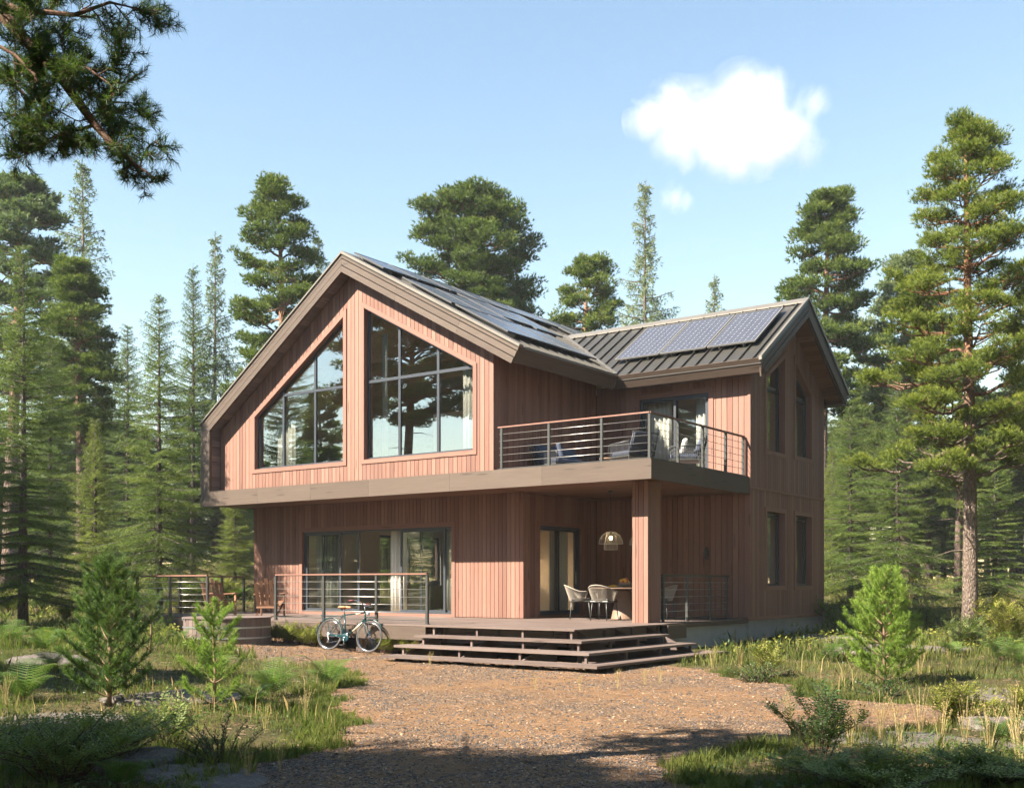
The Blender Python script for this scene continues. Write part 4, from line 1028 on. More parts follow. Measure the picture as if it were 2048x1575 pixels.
place(L2,(-14.55,22.35,BZ),math.radians(-8),1,'dark balcony sofa with navy cushions in the shaded corner',g,'sofa')
mb=MB(); mb.hexa([(-.06,-.2,.0),(.06,-.2,.0),(.06,.2,.0),(-.06,.2,.0),(-.16,-.2,.36),(-.04,-.2,.36),(-.04,.2,.36),(-.16,.2,.36)],2)
for (x,y,z,a,c,l) in ((-14.45,22.0,4.58,.6,'cushion_dark','navy scatter cushion on the balcony sofa'),(-11.72,22.86,4.57,3.6,'cushion_light','cream scatter cushion on the balcony armchair by the wall')):
    o=mb.build('cushion',M[c],None,bevel=.05); o.location=(x,y,z); o.rotation_euler=(0,0,a); tag(o,l,'cushion')
R=empty('side_table',(-13.25,22.2,BZ),0,'small low round balcony table','side table'); mb=MB(); mb.lathe([(0,.36),(.25,.36),(.25,.385),(0,.385)],(-13.25,22.2,BZ),24); mb.build('tabletop',M['table'],R)
for k in range(3):
    a=k*2.1; mb=MB(); mb.tube([(-13.25+.15*math.cos(a),22.2+.15*math.sin(a),BZ+.36),(-13.25+.22*math.cos(a),22.2+.22*math.sin(a),BZ)],.01,6); mb.build('leg',M['metal'],R)
# ------------------------------------------------------------ interior things
def curtain(x0,x1,y,z0,z1,plane='xz',label=None,amp=.045,n=None,mat='white_fabric'):
    L=abs(x1-x0); n=n or int(L/.012)+8; mb=MB(); k=0
    vs=[]; 
    for i in range(n+1):
        t=i/n; x=x0+(x1-x0)*t; ph=t*L/.135*2*math.pi; d=amp*math.sin(ph)+.015*math.sin(ph*.37+1)
        for z,am in ((z1,.7),((z0+z1)/2,1),(z0,1.15)):
            vs.append((x,y+d*am,z) if plane=='xz' else (y+d*am,x,z))
    fs=[(i*3+j,(i+1)*3+j,(i+1)*3+j+1,i*3+j+1) for i in range(n) for j in range(2)]
    mb.add(vs,fs,.5); o=mb.build('curtain',M[mat],None,smooth=True,origin=((x0,y,z0) if plane=='xz' else (y,x0,z0)))
    sd=o.modifiers.new('thickness','SOLIDIFY'); sd.thickness=.004
    tag(o,label,'curtain'); return o
curtain(-16.65,-16.0,20.95,4.15,7.0,label='cream curtain inside the right edge of the right gable window')
curtain(-23.3,-22.55,20.98,4.15,6.1,label='white curtain inside the low left end of the left gable window')
curtain(-19.30,-19.12,20.95,4.15,8.0,label='narrow folded curtain at the tall left edge of the right gable window')
curtain(-22.9,-21.9,22.1,.78,3.05,label='pale curtain behind the left leaf of the sliding door')
curtain(-18.1,-17.5,22.05,.78,3.05,label='pale curtain behind the right leaf of the sliding door')
curtain(-19.95,-19.38,21.98,.78,3.06,label='tall white curtain at the right of the open door gap, sunlit at the bottom')
curtain(22.3,22.5,-15.62,.78,3.05,'yz',label='narrow curtain at the left side of the porch door')
curtain(23.15,24.05,-15.62,.78,3.05,'yz',label='wide sunlit white curtain inside the porch door',amp=.03)
curtain(-13.95,-13.25,25.28,4.16,6.4,label='white curtain inside the left half of the balcony door')
curtain(-12.55,-12.1,25.28,4.16,6.4,label='white curtain inside the right half of the balcony door')
for (a,b,z0,z1,l) in ((26.5,27.1,.9,3.4,'pale blind behind the left ground floor side window'),(28.4,29.0,.9,3.4,'pale blind behind the right ground floor side window'),(26.5,27.1,4.3,7.2,'pale blind behind the left upper side window'),(28.4,29.0,4.3,7.0,'pale blind behind the right upper side window')):
    curtain(a,b,-11.45,z0,z1,'yz',label=l,amp=.01)
S=empty('sofa',(-19.3,24.2,.78),0,'olive green sofa seen through the open sliding door','sofa')
mb=MB(); mb.box((-20.7,23.55,.85),(-17.8,24.45,1.2)); mb.build('seat',M['olive'],S,bevel=.05)
mb=MB(); mb.box((-20.7,23.4,.85),(-17.8,23.62,1.55)); mb.build('backrest',M['olive'],S,bevel=.06)
for x in (-20.85,-17.85):
    mb=MB(); mb.box((x,23.4,.85),(x+.2,24.45,1.4)); mb.build('armrest',M['olive'],S,bevel=.06)
mb=MB(); mb.box((-.25,-.07,-.18),(.25,.07,.18)); 
for (x,c,l) in ((-20.0,'cushion_dark','dark cushion on the olive sofa back'),(-18.2,'cushion_light','pale cushion on the olive sofa back')):
    o=mb.build('cushion',M[c],None,bevel=.05); o.location=(x,23.75,1.5); o.rotation_euler=(-.3,0,.1); tag(o,l,'cushion')
V=empty('vase',(-20.55,23.15,.78),0,'dark vase of dried plumes standing at the end of the olive sofa','vase')
mb=MB(); mb.lathe([(.09,.0),(.14,.2),(.12,.42),(.05,.55),(.06,.6)],(-20.55,23.1,.78),20); mb.build('vase_body',M['pot'],V,smooth=True)
mb=MB(); rr=random.Random(12)
for i in range(26):
    a=rr.random()*6.3; e=.15+rr.random()*.3; l=.5+rr.random()*.4; x,y=-20.55,23.1
    mb.tube([(x,y,1.36),(x+e*.5*math.cos(a)*l,y+e*.5*math.sin(a)*l,1.36+l*.6),(x+e*math.cos(a)*l,y+e*math.sin(a)*l,1.36+l)],[.003,.012,.004],4)
mb.build('dried_plumes',M['dryplant'],V)
G=empty('globe_lamp',(-18.75,24.9,2.3),0,'smoked glass globe lamp hanging inside the sliding door','pendant lamp')
mb=MB(); mb.ell((-18.75,24.9,2.25),(.2,.2,.2),20,12); mb.build('globe',M['globe'],G,smooth=True); mb=MB(); mb.tube([(-18.75,24.9,2.42),(-18.75,24.9,3.5)],.006,6); mb.build('cord',M['black'],G)
K=empty('kitchen_cabinet',(-17.6,26,.78),0,'oak kitchen units with a lit stone splashback inside the porch door','kitchen cabinet')
mb=MB(); mb.box((-19.6,24.6,.8),(-19.0,27.2,1.66),1); mb.build('base_cabinet',M['table'],K)
mb=MB(); mb.box((-19.6,24.6,2.28),(-19.2,27.2,3.3),1); mb.build('wall_cabinet',M['table'],K)
mb=MB(); mb.box((-19.62,24.55,1.66),(-18.96,27.2,1.70)); mb.build('worktop',M['stone'],K)
mb=MB(); mb.box((-19.66,24.6,1.70),(-19.62,27.2,2.28)); mb.build('splashback',M['stone'],K)
mb=MB(); mb.box((-19.55,24.7,2.26),(-19.5,27.1,2.275)); mb.build('strip_light',M['striplight'],K)
R=empty('kitchen_pendant',(-17.9,24.3,2.5),0,'grey dish pendant lamp inside the porch door','pendant lamp')
mb=MB(); mb.lathe([(.02,.12),(.05,.1),(.28,.0),(.27,-.005),(.04,.07)],(-17.9,24.3,2.42),24); mb.build('shade',M['metal'],R,smooth=True); mb=MB(); mb.ell((-17.9,24.3,2.40),(.06,.06,.05),10,7); mb.build('bulb',M['kbulb'],R,smooth=True); mb=MB(); mb.tube([(-17.9,24.3,2.5),(-17.9,24.3,3.5)],.005,6); mb.build('cord',M['black'],R)
# ------------------------------------------------------------ solar panels
def panel(kind):
    R=empty('solar_panel',own=True)      # x across (1.29), y up slope (2.1)
    w,h=(1.28,2.12) if kind==0 else ((1.28,1.78) if kind==1 else (1.28,1.15))
    mb=MB(); ring(mb,[(0,0),(w,0),(w,h),(0,h)],-.02,0,'xz',-.02,.02); f=mb
    # rotate ring from xz plane into xy
    f.v=[(x,z,-y) for x,y,z in f.v]; f.build('panel_frame',M['alu'] if kind==0 else M['alu_shadow'],R)
    mb=MB(); mb.prism([(.02,.02),(w-.02,.02),(w-.02,h-.02),(.02,h-.02)],'xy',-.015,.012,2); mb.g=[(x,y,z) for x,y,z in mb.v]; mb.build('cells',M['solar'],R)
    mb=MB()
    for q in (.25,.75):
        mb.box((w*q-.02,.0,-.10),(w*q+.02,h,-.022),1)
    mb.build('mounting_rail',M['metal'],R)
    return R
P0,P1,P2=panel(0),panel(1),panel(2); index_kids()
used={}
def put(kind,x,y,z,X,Yv,label):
    src={0:P0,1:P1,2:P2}[kind]; o=src if kind not in used else copy_tree(src); used[kind]=1
    X=Vector(X).normalized(); Yv=Vector(Yv).normalized(); Z=X.cross(Yv)
    o.rotation_mode='QUATERNION'; o.rotation_quaternion=Matrix((X,Yv,Z)).transposed().to_quaternion(); o.location=(x,y,z)
    tag(o,label,'solar panel','solar panels on the roofs')
wu=(0,1,.662); wl=['leftmost of the three panels on the small front roof, nearest the valley','middle one of the three panels on the small front roof','rightmost of the three panels on the small front roof, nearest the gable end']
for i,x in enumerate((-14.77,-13.45,-12.12)): put(0,x,25.02,zw(x,25.02)+.125,(1,0,0),wu,wl[i])
mu=(-1,0,.5522)
def mp(kind,x,y,label): put(kind,x,y,zr(x,0)+.125,(0,1,0),mu,label)
for i,l in enumerate(('first lower row panel nearest the front verge of the big roof','second lower row panel on the big roof','third lower row panel of the big roof, reaching to the valley')): mp(1,-14.93,20.45+i*1.31,l)
for i,l in enumerate(('first middle row panel nearest the front verge of the big roof','second middle row panel on the big roof')): mp(1,-16.52,20.35+i*1.31,l)
for i,l in enumerate(('middle row panel on the big roof with its lower edge stepped up','middle row panel on the big roof above the valley')): mp(1,-17.0+.15*i,23.1+i*1.31,l)
for i,l in enumerate(('first ridge row panel at the front peak of the big roof','second ridge row panel on the big roof','third ridge row panel on the big roof','fourth ridge row panel on the big roof','fifth ridge row panel on the big roof','sixth ridge row panel on the big roof, farthest back')): mp(2,-18.62,20.25+i*1.32,l)
for i,l in enumerate(('panel behind the valley on the far end of the big roof','last panel on the far end of the big roof beyond the small ridge')): mp(1,-17.95+.0*i,28.3+i*1.32,l)
# ------------------------------------------------------------ vegetation generators
def unit(v): return v/np.maximum(np.linalg.norm(v,axis=-1,keepdims=True),1e-9)
def needles(P, Dr, n, L, w, spread, rg, r0=None):
    """n thin triangles per anchor, fanning about direction Dr"""
    N=len(P); P=np.repeat(P,n,0); Dd=np.repeat(unit(Dr),n,0)
    r=np.repeat(rg.random(N) if r0 is None else r0,n)+rg.normal(0,.06,N*n)
    d=unit(Dd+rg.normal(0,spread,(N*n,3))); l=L*(.7+.6*rg.random((N*n,1)))
    sd=unit(np.cross(d,rg.normal(0,1,(N*n,3))))*w*.5
    V=np.stack([P-sd,P+sd,P+d*l],1).reshape(-1,3); return V, np.repeat(r,3)
def brush(A,B,dens,L,w,rg,r0=None,fwd=.55,minn=3):
    """needles standing off along segments A->B"""
    d=B-A; ln=np.linalg.norm(d,axis=1); n=np.maximum(minn,(ln*dens).astype(int)); idx=np.repeat(np.arange(len(A)),n)
    t=rg.random(len(idx))[:,None]; ax=unit(d)[idx]; P=A[idx]+d[idx]*t
    q=rg.normal(0,1,(len(idx),3)); q=unit(q-ax*(q*ax).sum(1,keepdims=True))
    dr=unit(q+ax*fwd); l=L*(.75+.5*rg.random((len(idx),1))); sd=unit(np.cross(dr,rg.normal(0,1,dr.shape)))*w*.5
    r=(rg.random(len(A)) if r0 is None else r0)[idx]+rg.normal(0,.07,len(idx))
    V=np.stack([P-sd,P+sd,P+dr*l],1).reshape(-1,3); return V, np.repeat(r,3)
def perp(d,rg):
    q=rg.normal(0,1,3); q-=d*q.dot(d); return q/np.linalg.norm(q)
def pine(H, cb, R, prof, nb, seed, pads=(.42,.2), tufts=46, nn=6, L=.13, w=.022, mat='pine_n', trunk_r=.17, lean=.02, sub=4, barkm='bark_far', dead=5, rise=.45, name='pine_tree'):
    rg=np.random.default_rng(seed); root=empty(name,own=True)
    tp=[]; k=9; ph=rg.random()*6
    for i in range(k+1):
        t=i/k; tp.append((lean*H*math.sin(t*3+ph)*t, lean*H*math.cos(t*2.3+ph)*t, -.3+t*(H*.97+.3)))
    tr=[trunk_r*(1.25 if i==0 else 1)*(1-.88*(i/k)**1.15)+.012 for i in range(k+1)]
    mb=MB(); mb.tube(tp,tr,12); mb.build('trunk',M[barkm],root,smooth=True)
    tpv=np.array(tp)
    def tpos(h): return np.array([np.interp(h,tpv[:,2],tpv[:,i]) for i in range(3)])
    lim=MB(); PC=[]; PR=[]
    for i in range(nb):
        f=(i+rg.random()*.8)/nb; h=cb+(H*.985-cb)*f**.92; az=i*2.399+rg.normal(0,.35)
        Lb=R*np.interp((h-cb)/(H-cb),*prof)*(.72+.42*rg.random())
        if Lb<.25: Lb=.25
        b0=tpos(h); e=np.array([math.cos(az),math.sin(az),0.])
        up=rise*(.2+.9*f)*(.7+.6*rg.random())-.10*(1-f)
        pts=[b0+e*Lb*s+np.array([0,0,Lb*(up*s**.8+.10*math.sin(s*5+az))])+rg.normal(0,.03*Lb,3)*s for s in (0,.22,.45,.7,1)]
        r0=.012+.026*Lb; lim.tube([tuple(p) for p in pts],[r0,r0*.8,r0*.6,r0*.42,.008],5)
        P=np.array(pts)
        def bp(s): return np.array([np.interp(s,(0,.22,.45,.7,1),P[:,j]) for j in range(3)])
        PC.append(P[-1]+(0,0,.03)); PR.append(1)
        for j in range(sub+int(Lb>1.2)*2):
            s=.28+.7*(j+rg.random())/(sub+2); a2=az+(1 if j%2 else -1)*(.5+.5*rg.random()); l2=Lb*(.30+.28*rg.random())*(1.1-s*.5)
            q0=bp(min(s,1)); q1=q0+np.array([math.cos(a2),math.sin(a2),.25+.35*rg.random()])*l2
            qm=(q0+q1)/2+np.array([0,0,-.04*Lb]); lim.tube([tuple(q0),tuple(qm),tuple(q1)],[r0*.4,r0*.3,.006],4)
            PC.append(q1); PR.append(.9)
            if l2>.45: PC.append((q1+qm)/2+np.array([0,0,.05])); PR.append(.75)
    for i in range(dead):
        h=cb*(.5+.5*rg.random()); az=rg.random()*6.3; l=.4+.7*rg.random(); b0=tpos(h); q=b0+np.array([math.cos(az),math.sin(az),.1-.3*rg.random()])*l
        lim.tube([tuple(b0),tuple((b0+q)/2+(0,0,.06)),tuple(q)],[.02,.014,.004],4)
    for q in range(5): PC.append(tpos(H*(.93+.015*q))+rg.normal(0,.12,3)); PR.append(.7)
    lim.build('limbs',M[barkm],root)
    PC=np.array(PC); PR=np.array(PR); N=len(PC)
    n=(tufts*PR*(.7+.6*rg.random(N))).astype(int); idx=np.repeat(np.arange(N),n)
    g=unit(rg.normal(0,1,(len(idx),3)))*(rg.random((len(idx),1))**.45)
    sc=(pads[0]*PR[idx]*(.75+.5*rg.random(N)[idx]))[:,None]
    off=g*sc*np.array([1,1,pads[1]/pads[0]])
    C=PC[idx]+off; dr=g*np.array([1,1,.6])+np.array([0,0,.65])
    shade=np.clip(.5+.28*g[:,2]+rg.normal(0,.16,len(idx))+.12*(rg.random(N)[idx]-.5),0,1)  # light painted into tone: tufts paler on top of each pad, darker below
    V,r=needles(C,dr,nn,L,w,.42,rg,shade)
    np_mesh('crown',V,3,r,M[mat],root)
    return root
def spruce(H, cb, R, seed, mat='spruce_n', dens=34, step=.30, nbr=5, droop=.25, hang=.25, up=.25, twig=.36, L=.055, w=.016, tsp=.11, power=.85, trunk_r=.12, gaps=.0, name='spruce_tree'):
    rg=np.random.default_rng(seed); root=empty(name,own=True)
    mb=MB(); mb.tube([(0,0,-.3),(0,0,H*.3),(0.02,0,H*.7),(0,0,H*.99)],[trunk_r*1.15,trunk_r*.75,trunk_r*.36,.008],10); mb.build('trunk',M['bark_spruce'],root,smooth=True)
    lim=MB(); A=[];B=[];RR=[]
    h=cb
    while h<H*.985:
        f=(h-cb)/(H-cb); n=nbr+(rg.random()<.5); a0=rg.random()*6.3
        for k in range(n):
            if rg.random()<gaps: continue
            az=a0+2*math.pi*k/n+rg.normal(0,.2); Lb=R*(1-f)**power*(.50+.62*rg.random())*(1+.22*math.sin(az*2+h*1.7+seed)+.12*math.sin(h*5.1))+.10
            hh=h+rg.normal(0,.06); e=np.array([math.cos(az),math.sin(az),0.])
            s_=np.array([0,.2,.4,.6,.8,1.0]); inc=up*(f*2.2-.15)
            z=Lb*(inc*s_-droop*(1-f*.8)*s_**1.3*1.1+.28*droop*s_**3)
            pts=e[None]*Lb*s_[:,None]+np.array([0,0,hh]); pts[:,2]+=z
            lim.tube([tuple(p) for p in pts[::(1 if Lb>.8 else 5)]], [max(.004,(.007+.012*Lb)*(1-.85*q)) for q in s_[::(1 if Lb>.8 else 5)]],4)
            t=.12; sd=np.array([-e[1],e[0],0.]); tone=.38+.25*rg.random()
            for a,b in zip(pts[1:],pts[:-1]): A.append(b);B.append(a);RR.append(tone)
            side=1
            while t<1.0:
                p=np.array([np.interp(t,s_,pts[:,j]) for j in range(3)])
                l=(twig*Lb*(1.05-t)*.9+.09)*(.7+.6*rg.random())
                for sg in (1,-1):
                    d=unit(e*(.55+.3*rg.random())+sd*sg*(.65+.3*rg.random())+np.array([0,0,-hang*(.6+.8*rg.random())+.08]))
                    q=p+d*l; m_=(p+q)/2+np.array([0,0,.03*l]); tt=tone+rg.normal(0,.1)+.1*t
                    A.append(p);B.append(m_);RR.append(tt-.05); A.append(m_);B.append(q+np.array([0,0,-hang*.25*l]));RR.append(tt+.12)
                    if l>.26:
                        for s2 in (1,-1):
                            d2=unit(d+unit(np.cross(d,(0,0,1)))*s2*.8+np.array([0,0,-hang*.5])); A.append(m_);B.append(m_+d2*l*.42);RR.append(tt+.1)
                t+=tsp/max(Lb,.3)*(.7+.6*rg.random())
        h+=step*(.8+.4*rg.random())*(1-.45*f)
    A.append(np.array([0,0,H*.95]));B.append(np.array([0,0,H*1.0]));RR.append(.6)
    lim.build('limbs',M['bark_spruce'],root)
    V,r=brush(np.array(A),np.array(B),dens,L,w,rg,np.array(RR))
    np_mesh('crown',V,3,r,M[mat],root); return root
def young_pine(H, R, seed, mat='sap_n', whorls=6, dens=420, L=.062, w=.0042, name='young_pine'):
    rg=np.random.default_rng(seed); root=empty(name,own=True)
    hs=[H*(.05+.86*(i/(whorls))**.95) for i in range(whorls)]
    mb=MB(); mb.tube([(0,0,-.05),(.02,.01,H*.35),(-.01,.02,H*.7),(0,0,H)],[.010+.012*H,.008+.008*H,.012,.005],8); mb.build('trunk',M['twig'],root,smooth=True)
    lim=MB(); A=[];B=[];RR=[]
    def shoot(p,d,l,tone,r=.006,lev=0):
        pts=[p]; q=p.copy(); dd=d.copy(); n=4
        for i in range(n):
            dd=unit(dd+np.array([0,0,.13])); q=q+dd*l/n; pts.append(q.copy())
        lim.tube([tuple(x) for x in pts],[r*(1-.15*i) for i in range(n+1)],4)
        st=0 if (lev or l<.35) else 1
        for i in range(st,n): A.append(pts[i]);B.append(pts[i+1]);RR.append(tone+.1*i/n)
        return pts
    for i,h in enumerate(hs):
        f=i/whorls; n=5+int(rg.random()*2.4)
        for k in range(n):
            az=2*math.pi*k/n+i*.8+rg.normal(0,.25); Lb=R*(1-f)**.75*(.6+.6*rg.random())*min(1,.72+f*2)+.12
            d=unit(np.array([math.cos(az),math.sin(az),.30+.55*f])); tone=.35+.35*rg.random()
            pts=shoot(np.array([0,0,h]),d,Lb,tone,.004+.008*Lb)
            m=int(2+Lb*5)
            for j in range(m):
                t=.3+.68*(j+rg.random()*.5)/m; p=np.array([np.interp(t*4,range(5),[q[c] for q in pts]) for c in range(3)])
                sg=1 if j%2 else -1; s=np.array([-math.sin(az),math.cos(az),0])*sg
                l=Lb*.42*(1.15-t)+.07; sp=shoot(p,unit(d+s*.9+np.array([0,0,.15])),l,tone+rg.normal(0,.08),.004,1)
                if l>.22:
                    for s2 in (1,-1): shoot(sp[2],unit((sp[4]-sp[2])+perp(d,rg)*.08*1.0+s*.0+np.array([0,0,.03])+s2*.08*unit(d)),l*.45,tone+.08,.003,1)
            e=pts[-1]
            for s2 in range(3): shoot(e,unit(d+perp(d,rg)*.6+np.array([0,0,.4])),.09+.08*rg.random(),tone+.2,.003,1)
    shoot(np.array([0,0,H*.82]),np.array([0,0,1.]),H*.18,.55,.006,1)
    for k in range(5):
        a=k*1.26; shoot(np.array([0,0,H*.93]),unit(np.array([math.cos(a)*.45,math.sin(a)*.45,1])),H*.06,.6,.004,1)
    A.append(np.array([0,0,H*.45]));B.append(np.array([0,0,H*.85]));RR.append(.4)
    lim.build('limbs',M['twig'],root)
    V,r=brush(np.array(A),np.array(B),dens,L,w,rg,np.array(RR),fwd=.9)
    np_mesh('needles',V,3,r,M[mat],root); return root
def leafquads(C,D1,D2,l,w,r):
    """diamond leaves: centre base C, along D1, across D2"""
    a=C; b=C+D1*l*.45+D2*w*.5; c=C+D1*l; d=C+D1*l*.45-D2*w*.5
    return np.stack([a,b,c,d],1).reshape(-1,3), np.repeat(r,4)
def shrub(H,R,seed,mat='rowan',stems=14,leaves=9,ll=.045,lw=.02,pinnate=True,nl=26,stemm='twig_d',name='leafy_shrub',spread=.55,low=.25):
    rg=np.random.default_rng(seed); root=empty(name,own=True); mb=MB(); C=[];D=[];E=[];RR=[]
    for i in range(stems):
        az=rg.random()*6.3; out=R*(rg.random()**.6); hh=H*(.55+.5*rg.random())*(1-.35*out/R)
        p0=np.array([out*.18*math.cos(az),out*.18*math.sin(az),-.03]); p3=np.array([out*math.cos(az),out*math.sin(az),hh])
        pm=(p0*.55+p3*.45)+np.array([-.1*out*math.cos(az),-.1*out*math.sin(az),.12*hh])+rg.normal(0,.02,3)
        pts=[p0,(p0+pm)/2,pm,(pm+p3)/2+rg.normal(0,.015,3),p3]; mb.tube([tuple(q) for q in pts],[.007,.006,.005,.0035,.002],4)
        P=np.array(pts); ax=unit(p3-p0)
        for j in range(nl):
            t=low+(1-low)*(j+rg.random())/nl; p=np.array([np.interp(t*4,range(5),P[:,c]) for c in range(3)])
            a=rg.random()*6.3; d=unit(np.array([math.cos(a),math.sin(a),.25+.5*rg.random()])+ax*.4); tone=.25+.5*rg.random()+.12*t
            if pinnate:
                Lr=ll*leaves*.5*(.7+.5*rg.random()); side=unit(np.cross(d,(0,0,1))+rg.normal(0,.15,3))
                mb.tube([tuple(p),tuple(p+d*Lr)],[.0015,.001],3)
                for k in range(leaves):
                    q=p+d*Lr*((k//2+1)/(leaves//2+1)); q=q-np.array([0,0,.12*Lr*((k//2)/(leaves/2))**2]); sg=1 if k%2 else -1
                    if k==leaves-1: C.append(p+d*Lr);D.append(d);E.append(side)
                    else: C.append(q);D.append(unit(side*sg+d*.45+rg.normal(0,.12,3)));E.append(d)
                    RR.append(tone+rg.normal(0,.04))
            else:
                C.append(p);D.append(d);E.append(unit(np.cross(d,rg.normal(0,1,3))));RR.append(tone)
    V,r=leafquads(np.array(C),np.array(D),np.array(E),ll,lw,np.array(RR))
    mb.build('stems',M[stemm],root); np_mesh('leaves',V,4,r,M[mat],root); return root
def fern(seed,n=10,L=.62,mat='fern'):
    rg=np.random.default_rng(seed); root=empty('fern',own=True); Vs=[];Rs=[]; mb=MB()
    for i in range(n):
        az=2*math.pi*i/n+rg.normal(0,.25); l=L*(.7+.5*rg.random()); arch=.55+.4*rg.random(); e=np.array([math.cos(az),math.sin(az),0.]); sd=np.array([-e[1],e[0],0.])
        T=np.linspace(0,1,25); P=e[None]*(l*(T**1.25)[:,None]*.80); P=P+np.array([0,0,1.0])*(l*(arch*1.75*T-arch*1.0*T**2.4))[:,None]
        mb.tube([tuple(q) for q in P[::4]],[.004,.004,.003,.003,.002,.002,.001],4); tone=.35+.45*rg.random()
        for j in range(3,25):
            t=T[j]; pl=l*.38*math.sin(math.pi*min(1,(t*.93+.07))**.8)*(1.05-t*.35)+.01; ax=unit(P[min(j+1,24)]-P[j-1])
            for sg in (1,-1):
                d=unit(sd*sg+ax*.45+np.array([0,0,-.12])); q=P[j]; m=6
                tip=q+d*pl; wv=ax*(.004+.012*pl)
                Vs.append(np.array([q-wv,q+wv,tip,tip])); Rs.append(tone+.1*t)
                for k in range(1,m):
                    c=q+d*pl*k/m; pw=min(.017,pl*.14)*(1-k/m*.7)
                    Vs.append(np.array([c-d*.006,c+d*.006,c+ax*pw+d*pw*.5,c+ax*pw*.9+d*pw*.3])); Vs.append(np.array([c-d*.006,c+d*.006,c-ax*pw+d*pw*.5,c-ax*pw*.9+d*pw*.3])); Rs+= [tone+.1*t+rg.normal(0,.03)]*2
    V=np.concatenate(Vs); np_mesh('fronds',V,4,np.repeat(np.array(Rs),4),M[mat],root); mb.build('stalks',M['twig'],root); return root
def rock(seed,sx,sy,sz,name='flat_rock'):
    rg=np.random.default_rng(seed); bm_=MB(); n=26;k=12
    bm_.ell((0,0,0),(sx,sy,sz),n,k); 
    v=np.array([tuple(q) for q in bm_.v]); ph=rg.random(6)*6
    f=1+.16*np.sin(v[:,0]*3/sx+ph[0])*np.cos(v[:,1]*2.6/sy+ph[1])+.10*np.sin(v[:,0]*7/sx+v[:,1]*5/sy+ph[2])
    v[:,:2]*=f[:,None]; v[:,2]=np.where(v[:,2]>0, np.minimum(v[:,2], sz*(.55+.15*np.sin(v[:,0]*5/sx+ph[3]))), v[:,2])
    v[:,2]+=.10*sz*np.sin(v[:,0]*11/sx+ph[4])*np.cos(v[:,1]*9/sy)
    bm_.v=[tuple(q) for q in v]; return bm_.build(name,M['rock'],None,smooth=True,origin=(0,0,0))
# ------------------------------------------------------------ the trees
PR_CONE=([0,.12,.35,.6,.85,1],[.45,.85,1,.8,.5,.12])
PR_ROUND=([0,.15,.4,.65,.85,1],[.55,.95,1,.92,.65,.25])
PR_TALL=([0,.1,.3,.55,.8,1],[.5,.8,1,.85,.6,.2])
PR_TOP=([0,.2,.5,.75,1],[.75,1,.95,.7,.25])
index_kids()
def use(proto, px, D, H0, Htarget, rz, label, group=None, wide=1, cat='tree'):
    o=proto
    if proto.get('_used'): index_kids(); o=copy_tree(proto); o['_used']=1
    proto['_used']=1
    s=Htarget/H0; x,y,z=at(px,D)
    place(o,(x,y,z),rz,(s*wide,s*wide,s),label,group,cat); return o
def topH(py, D, px=1024):
    return CAMZ+(1166-py)/FL*D-float(ground((px-1024)/FL*D,D))
fast=False
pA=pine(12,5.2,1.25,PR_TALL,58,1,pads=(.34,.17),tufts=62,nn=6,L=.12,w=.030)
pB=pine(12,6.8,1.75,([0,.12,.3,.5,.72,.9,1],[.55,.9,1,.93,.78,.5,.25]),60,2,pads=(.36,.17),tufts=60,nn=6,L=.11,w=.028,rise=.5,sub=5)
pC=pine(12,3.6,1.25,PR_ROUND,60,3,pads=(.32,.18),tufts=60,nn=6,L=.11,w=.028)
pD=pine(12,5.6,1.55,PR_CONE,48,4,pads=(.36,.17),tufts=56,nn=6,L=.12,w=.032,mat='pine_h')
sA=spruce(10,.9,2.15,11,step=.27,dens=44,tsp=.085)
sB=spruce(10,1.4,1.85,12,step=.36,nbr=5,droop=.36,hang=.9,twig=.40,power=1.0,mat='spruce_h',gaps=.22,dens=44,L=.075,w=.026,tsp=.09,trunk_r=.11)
sC=spruce(10,1.2,2.15,13,step=.28,dens=44,tsp=.085,droop=.35,hang=.45,twig=.40,mat='spruce_n')
sD=spruce(8,.5,1.9,14,step=.26,dens=46,tsp=.08,droop=.35,hang=.55,twig=.42,mat='spruce_y')
sE=spruce(10,2.2,1.7,15,step=.26,dens=44,tsp=.085,nbr=5,droop=.15,hang=.2,up=.35)
g=None
# left side, from the frame edge inwards
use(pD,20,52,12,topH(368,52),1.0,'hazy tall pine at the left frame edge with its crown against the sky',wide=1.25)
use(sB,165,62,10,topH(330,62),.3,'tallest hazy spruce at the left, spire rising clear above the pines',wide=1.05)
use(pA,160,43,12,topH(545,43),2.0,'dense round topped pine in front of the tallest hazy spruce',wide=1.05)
use(sA,46,29,10,topH(505,29),.9,'dark spruce with sweeping low branches at the left frame edge',wide=1.05)
use(sD,190,35,8,topH(870,35),1.7,'small yellow green spruce between the dark spruce and the hot tub railing')
use(sC,318,32.5,10,topH(600,32.5),2.2,'slim dark pointed spruce with bare lower trunk behind the terrace railing',wide=.95)
use(sE,386,40,10,topH(600,40),.4,'narrow dark spruce just left of the gable eave',wide=.8)
use(sB,430,66,10,topH(468,66),2.4,'pale sparse hazy spruce rising left of the roof slope',wide=.9)
use(pC,556,46,12,topH(432,46),1.2,'bushy green pine standing behind the left roof slope',wide=1.05)
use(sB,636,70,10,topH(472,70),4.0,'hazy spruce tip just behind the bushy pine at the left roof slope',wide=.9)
use(pB,958,52,12,topH(398,52),.6,'broad crowned pine with reddish limbs above the solar roof',wide=1.0)
use(pC,1165,48,12,topH(508,48),3.0,'rounded pine behind the junction of the two roofs',wide=1.05)
use(sB,1290,64,10,topH(362,64),5.0,'tall thin pale spruce with drooping branches above the small roof',wide=.95)
use(sB,1428,74,10,topH(552,74),1.3,'small distant pale spruce tip above the ridge of the small roof')
use(pA,1645,47,12,topH(392,47),4.4,'large pine standing behind the right gable end',wide=1.05)
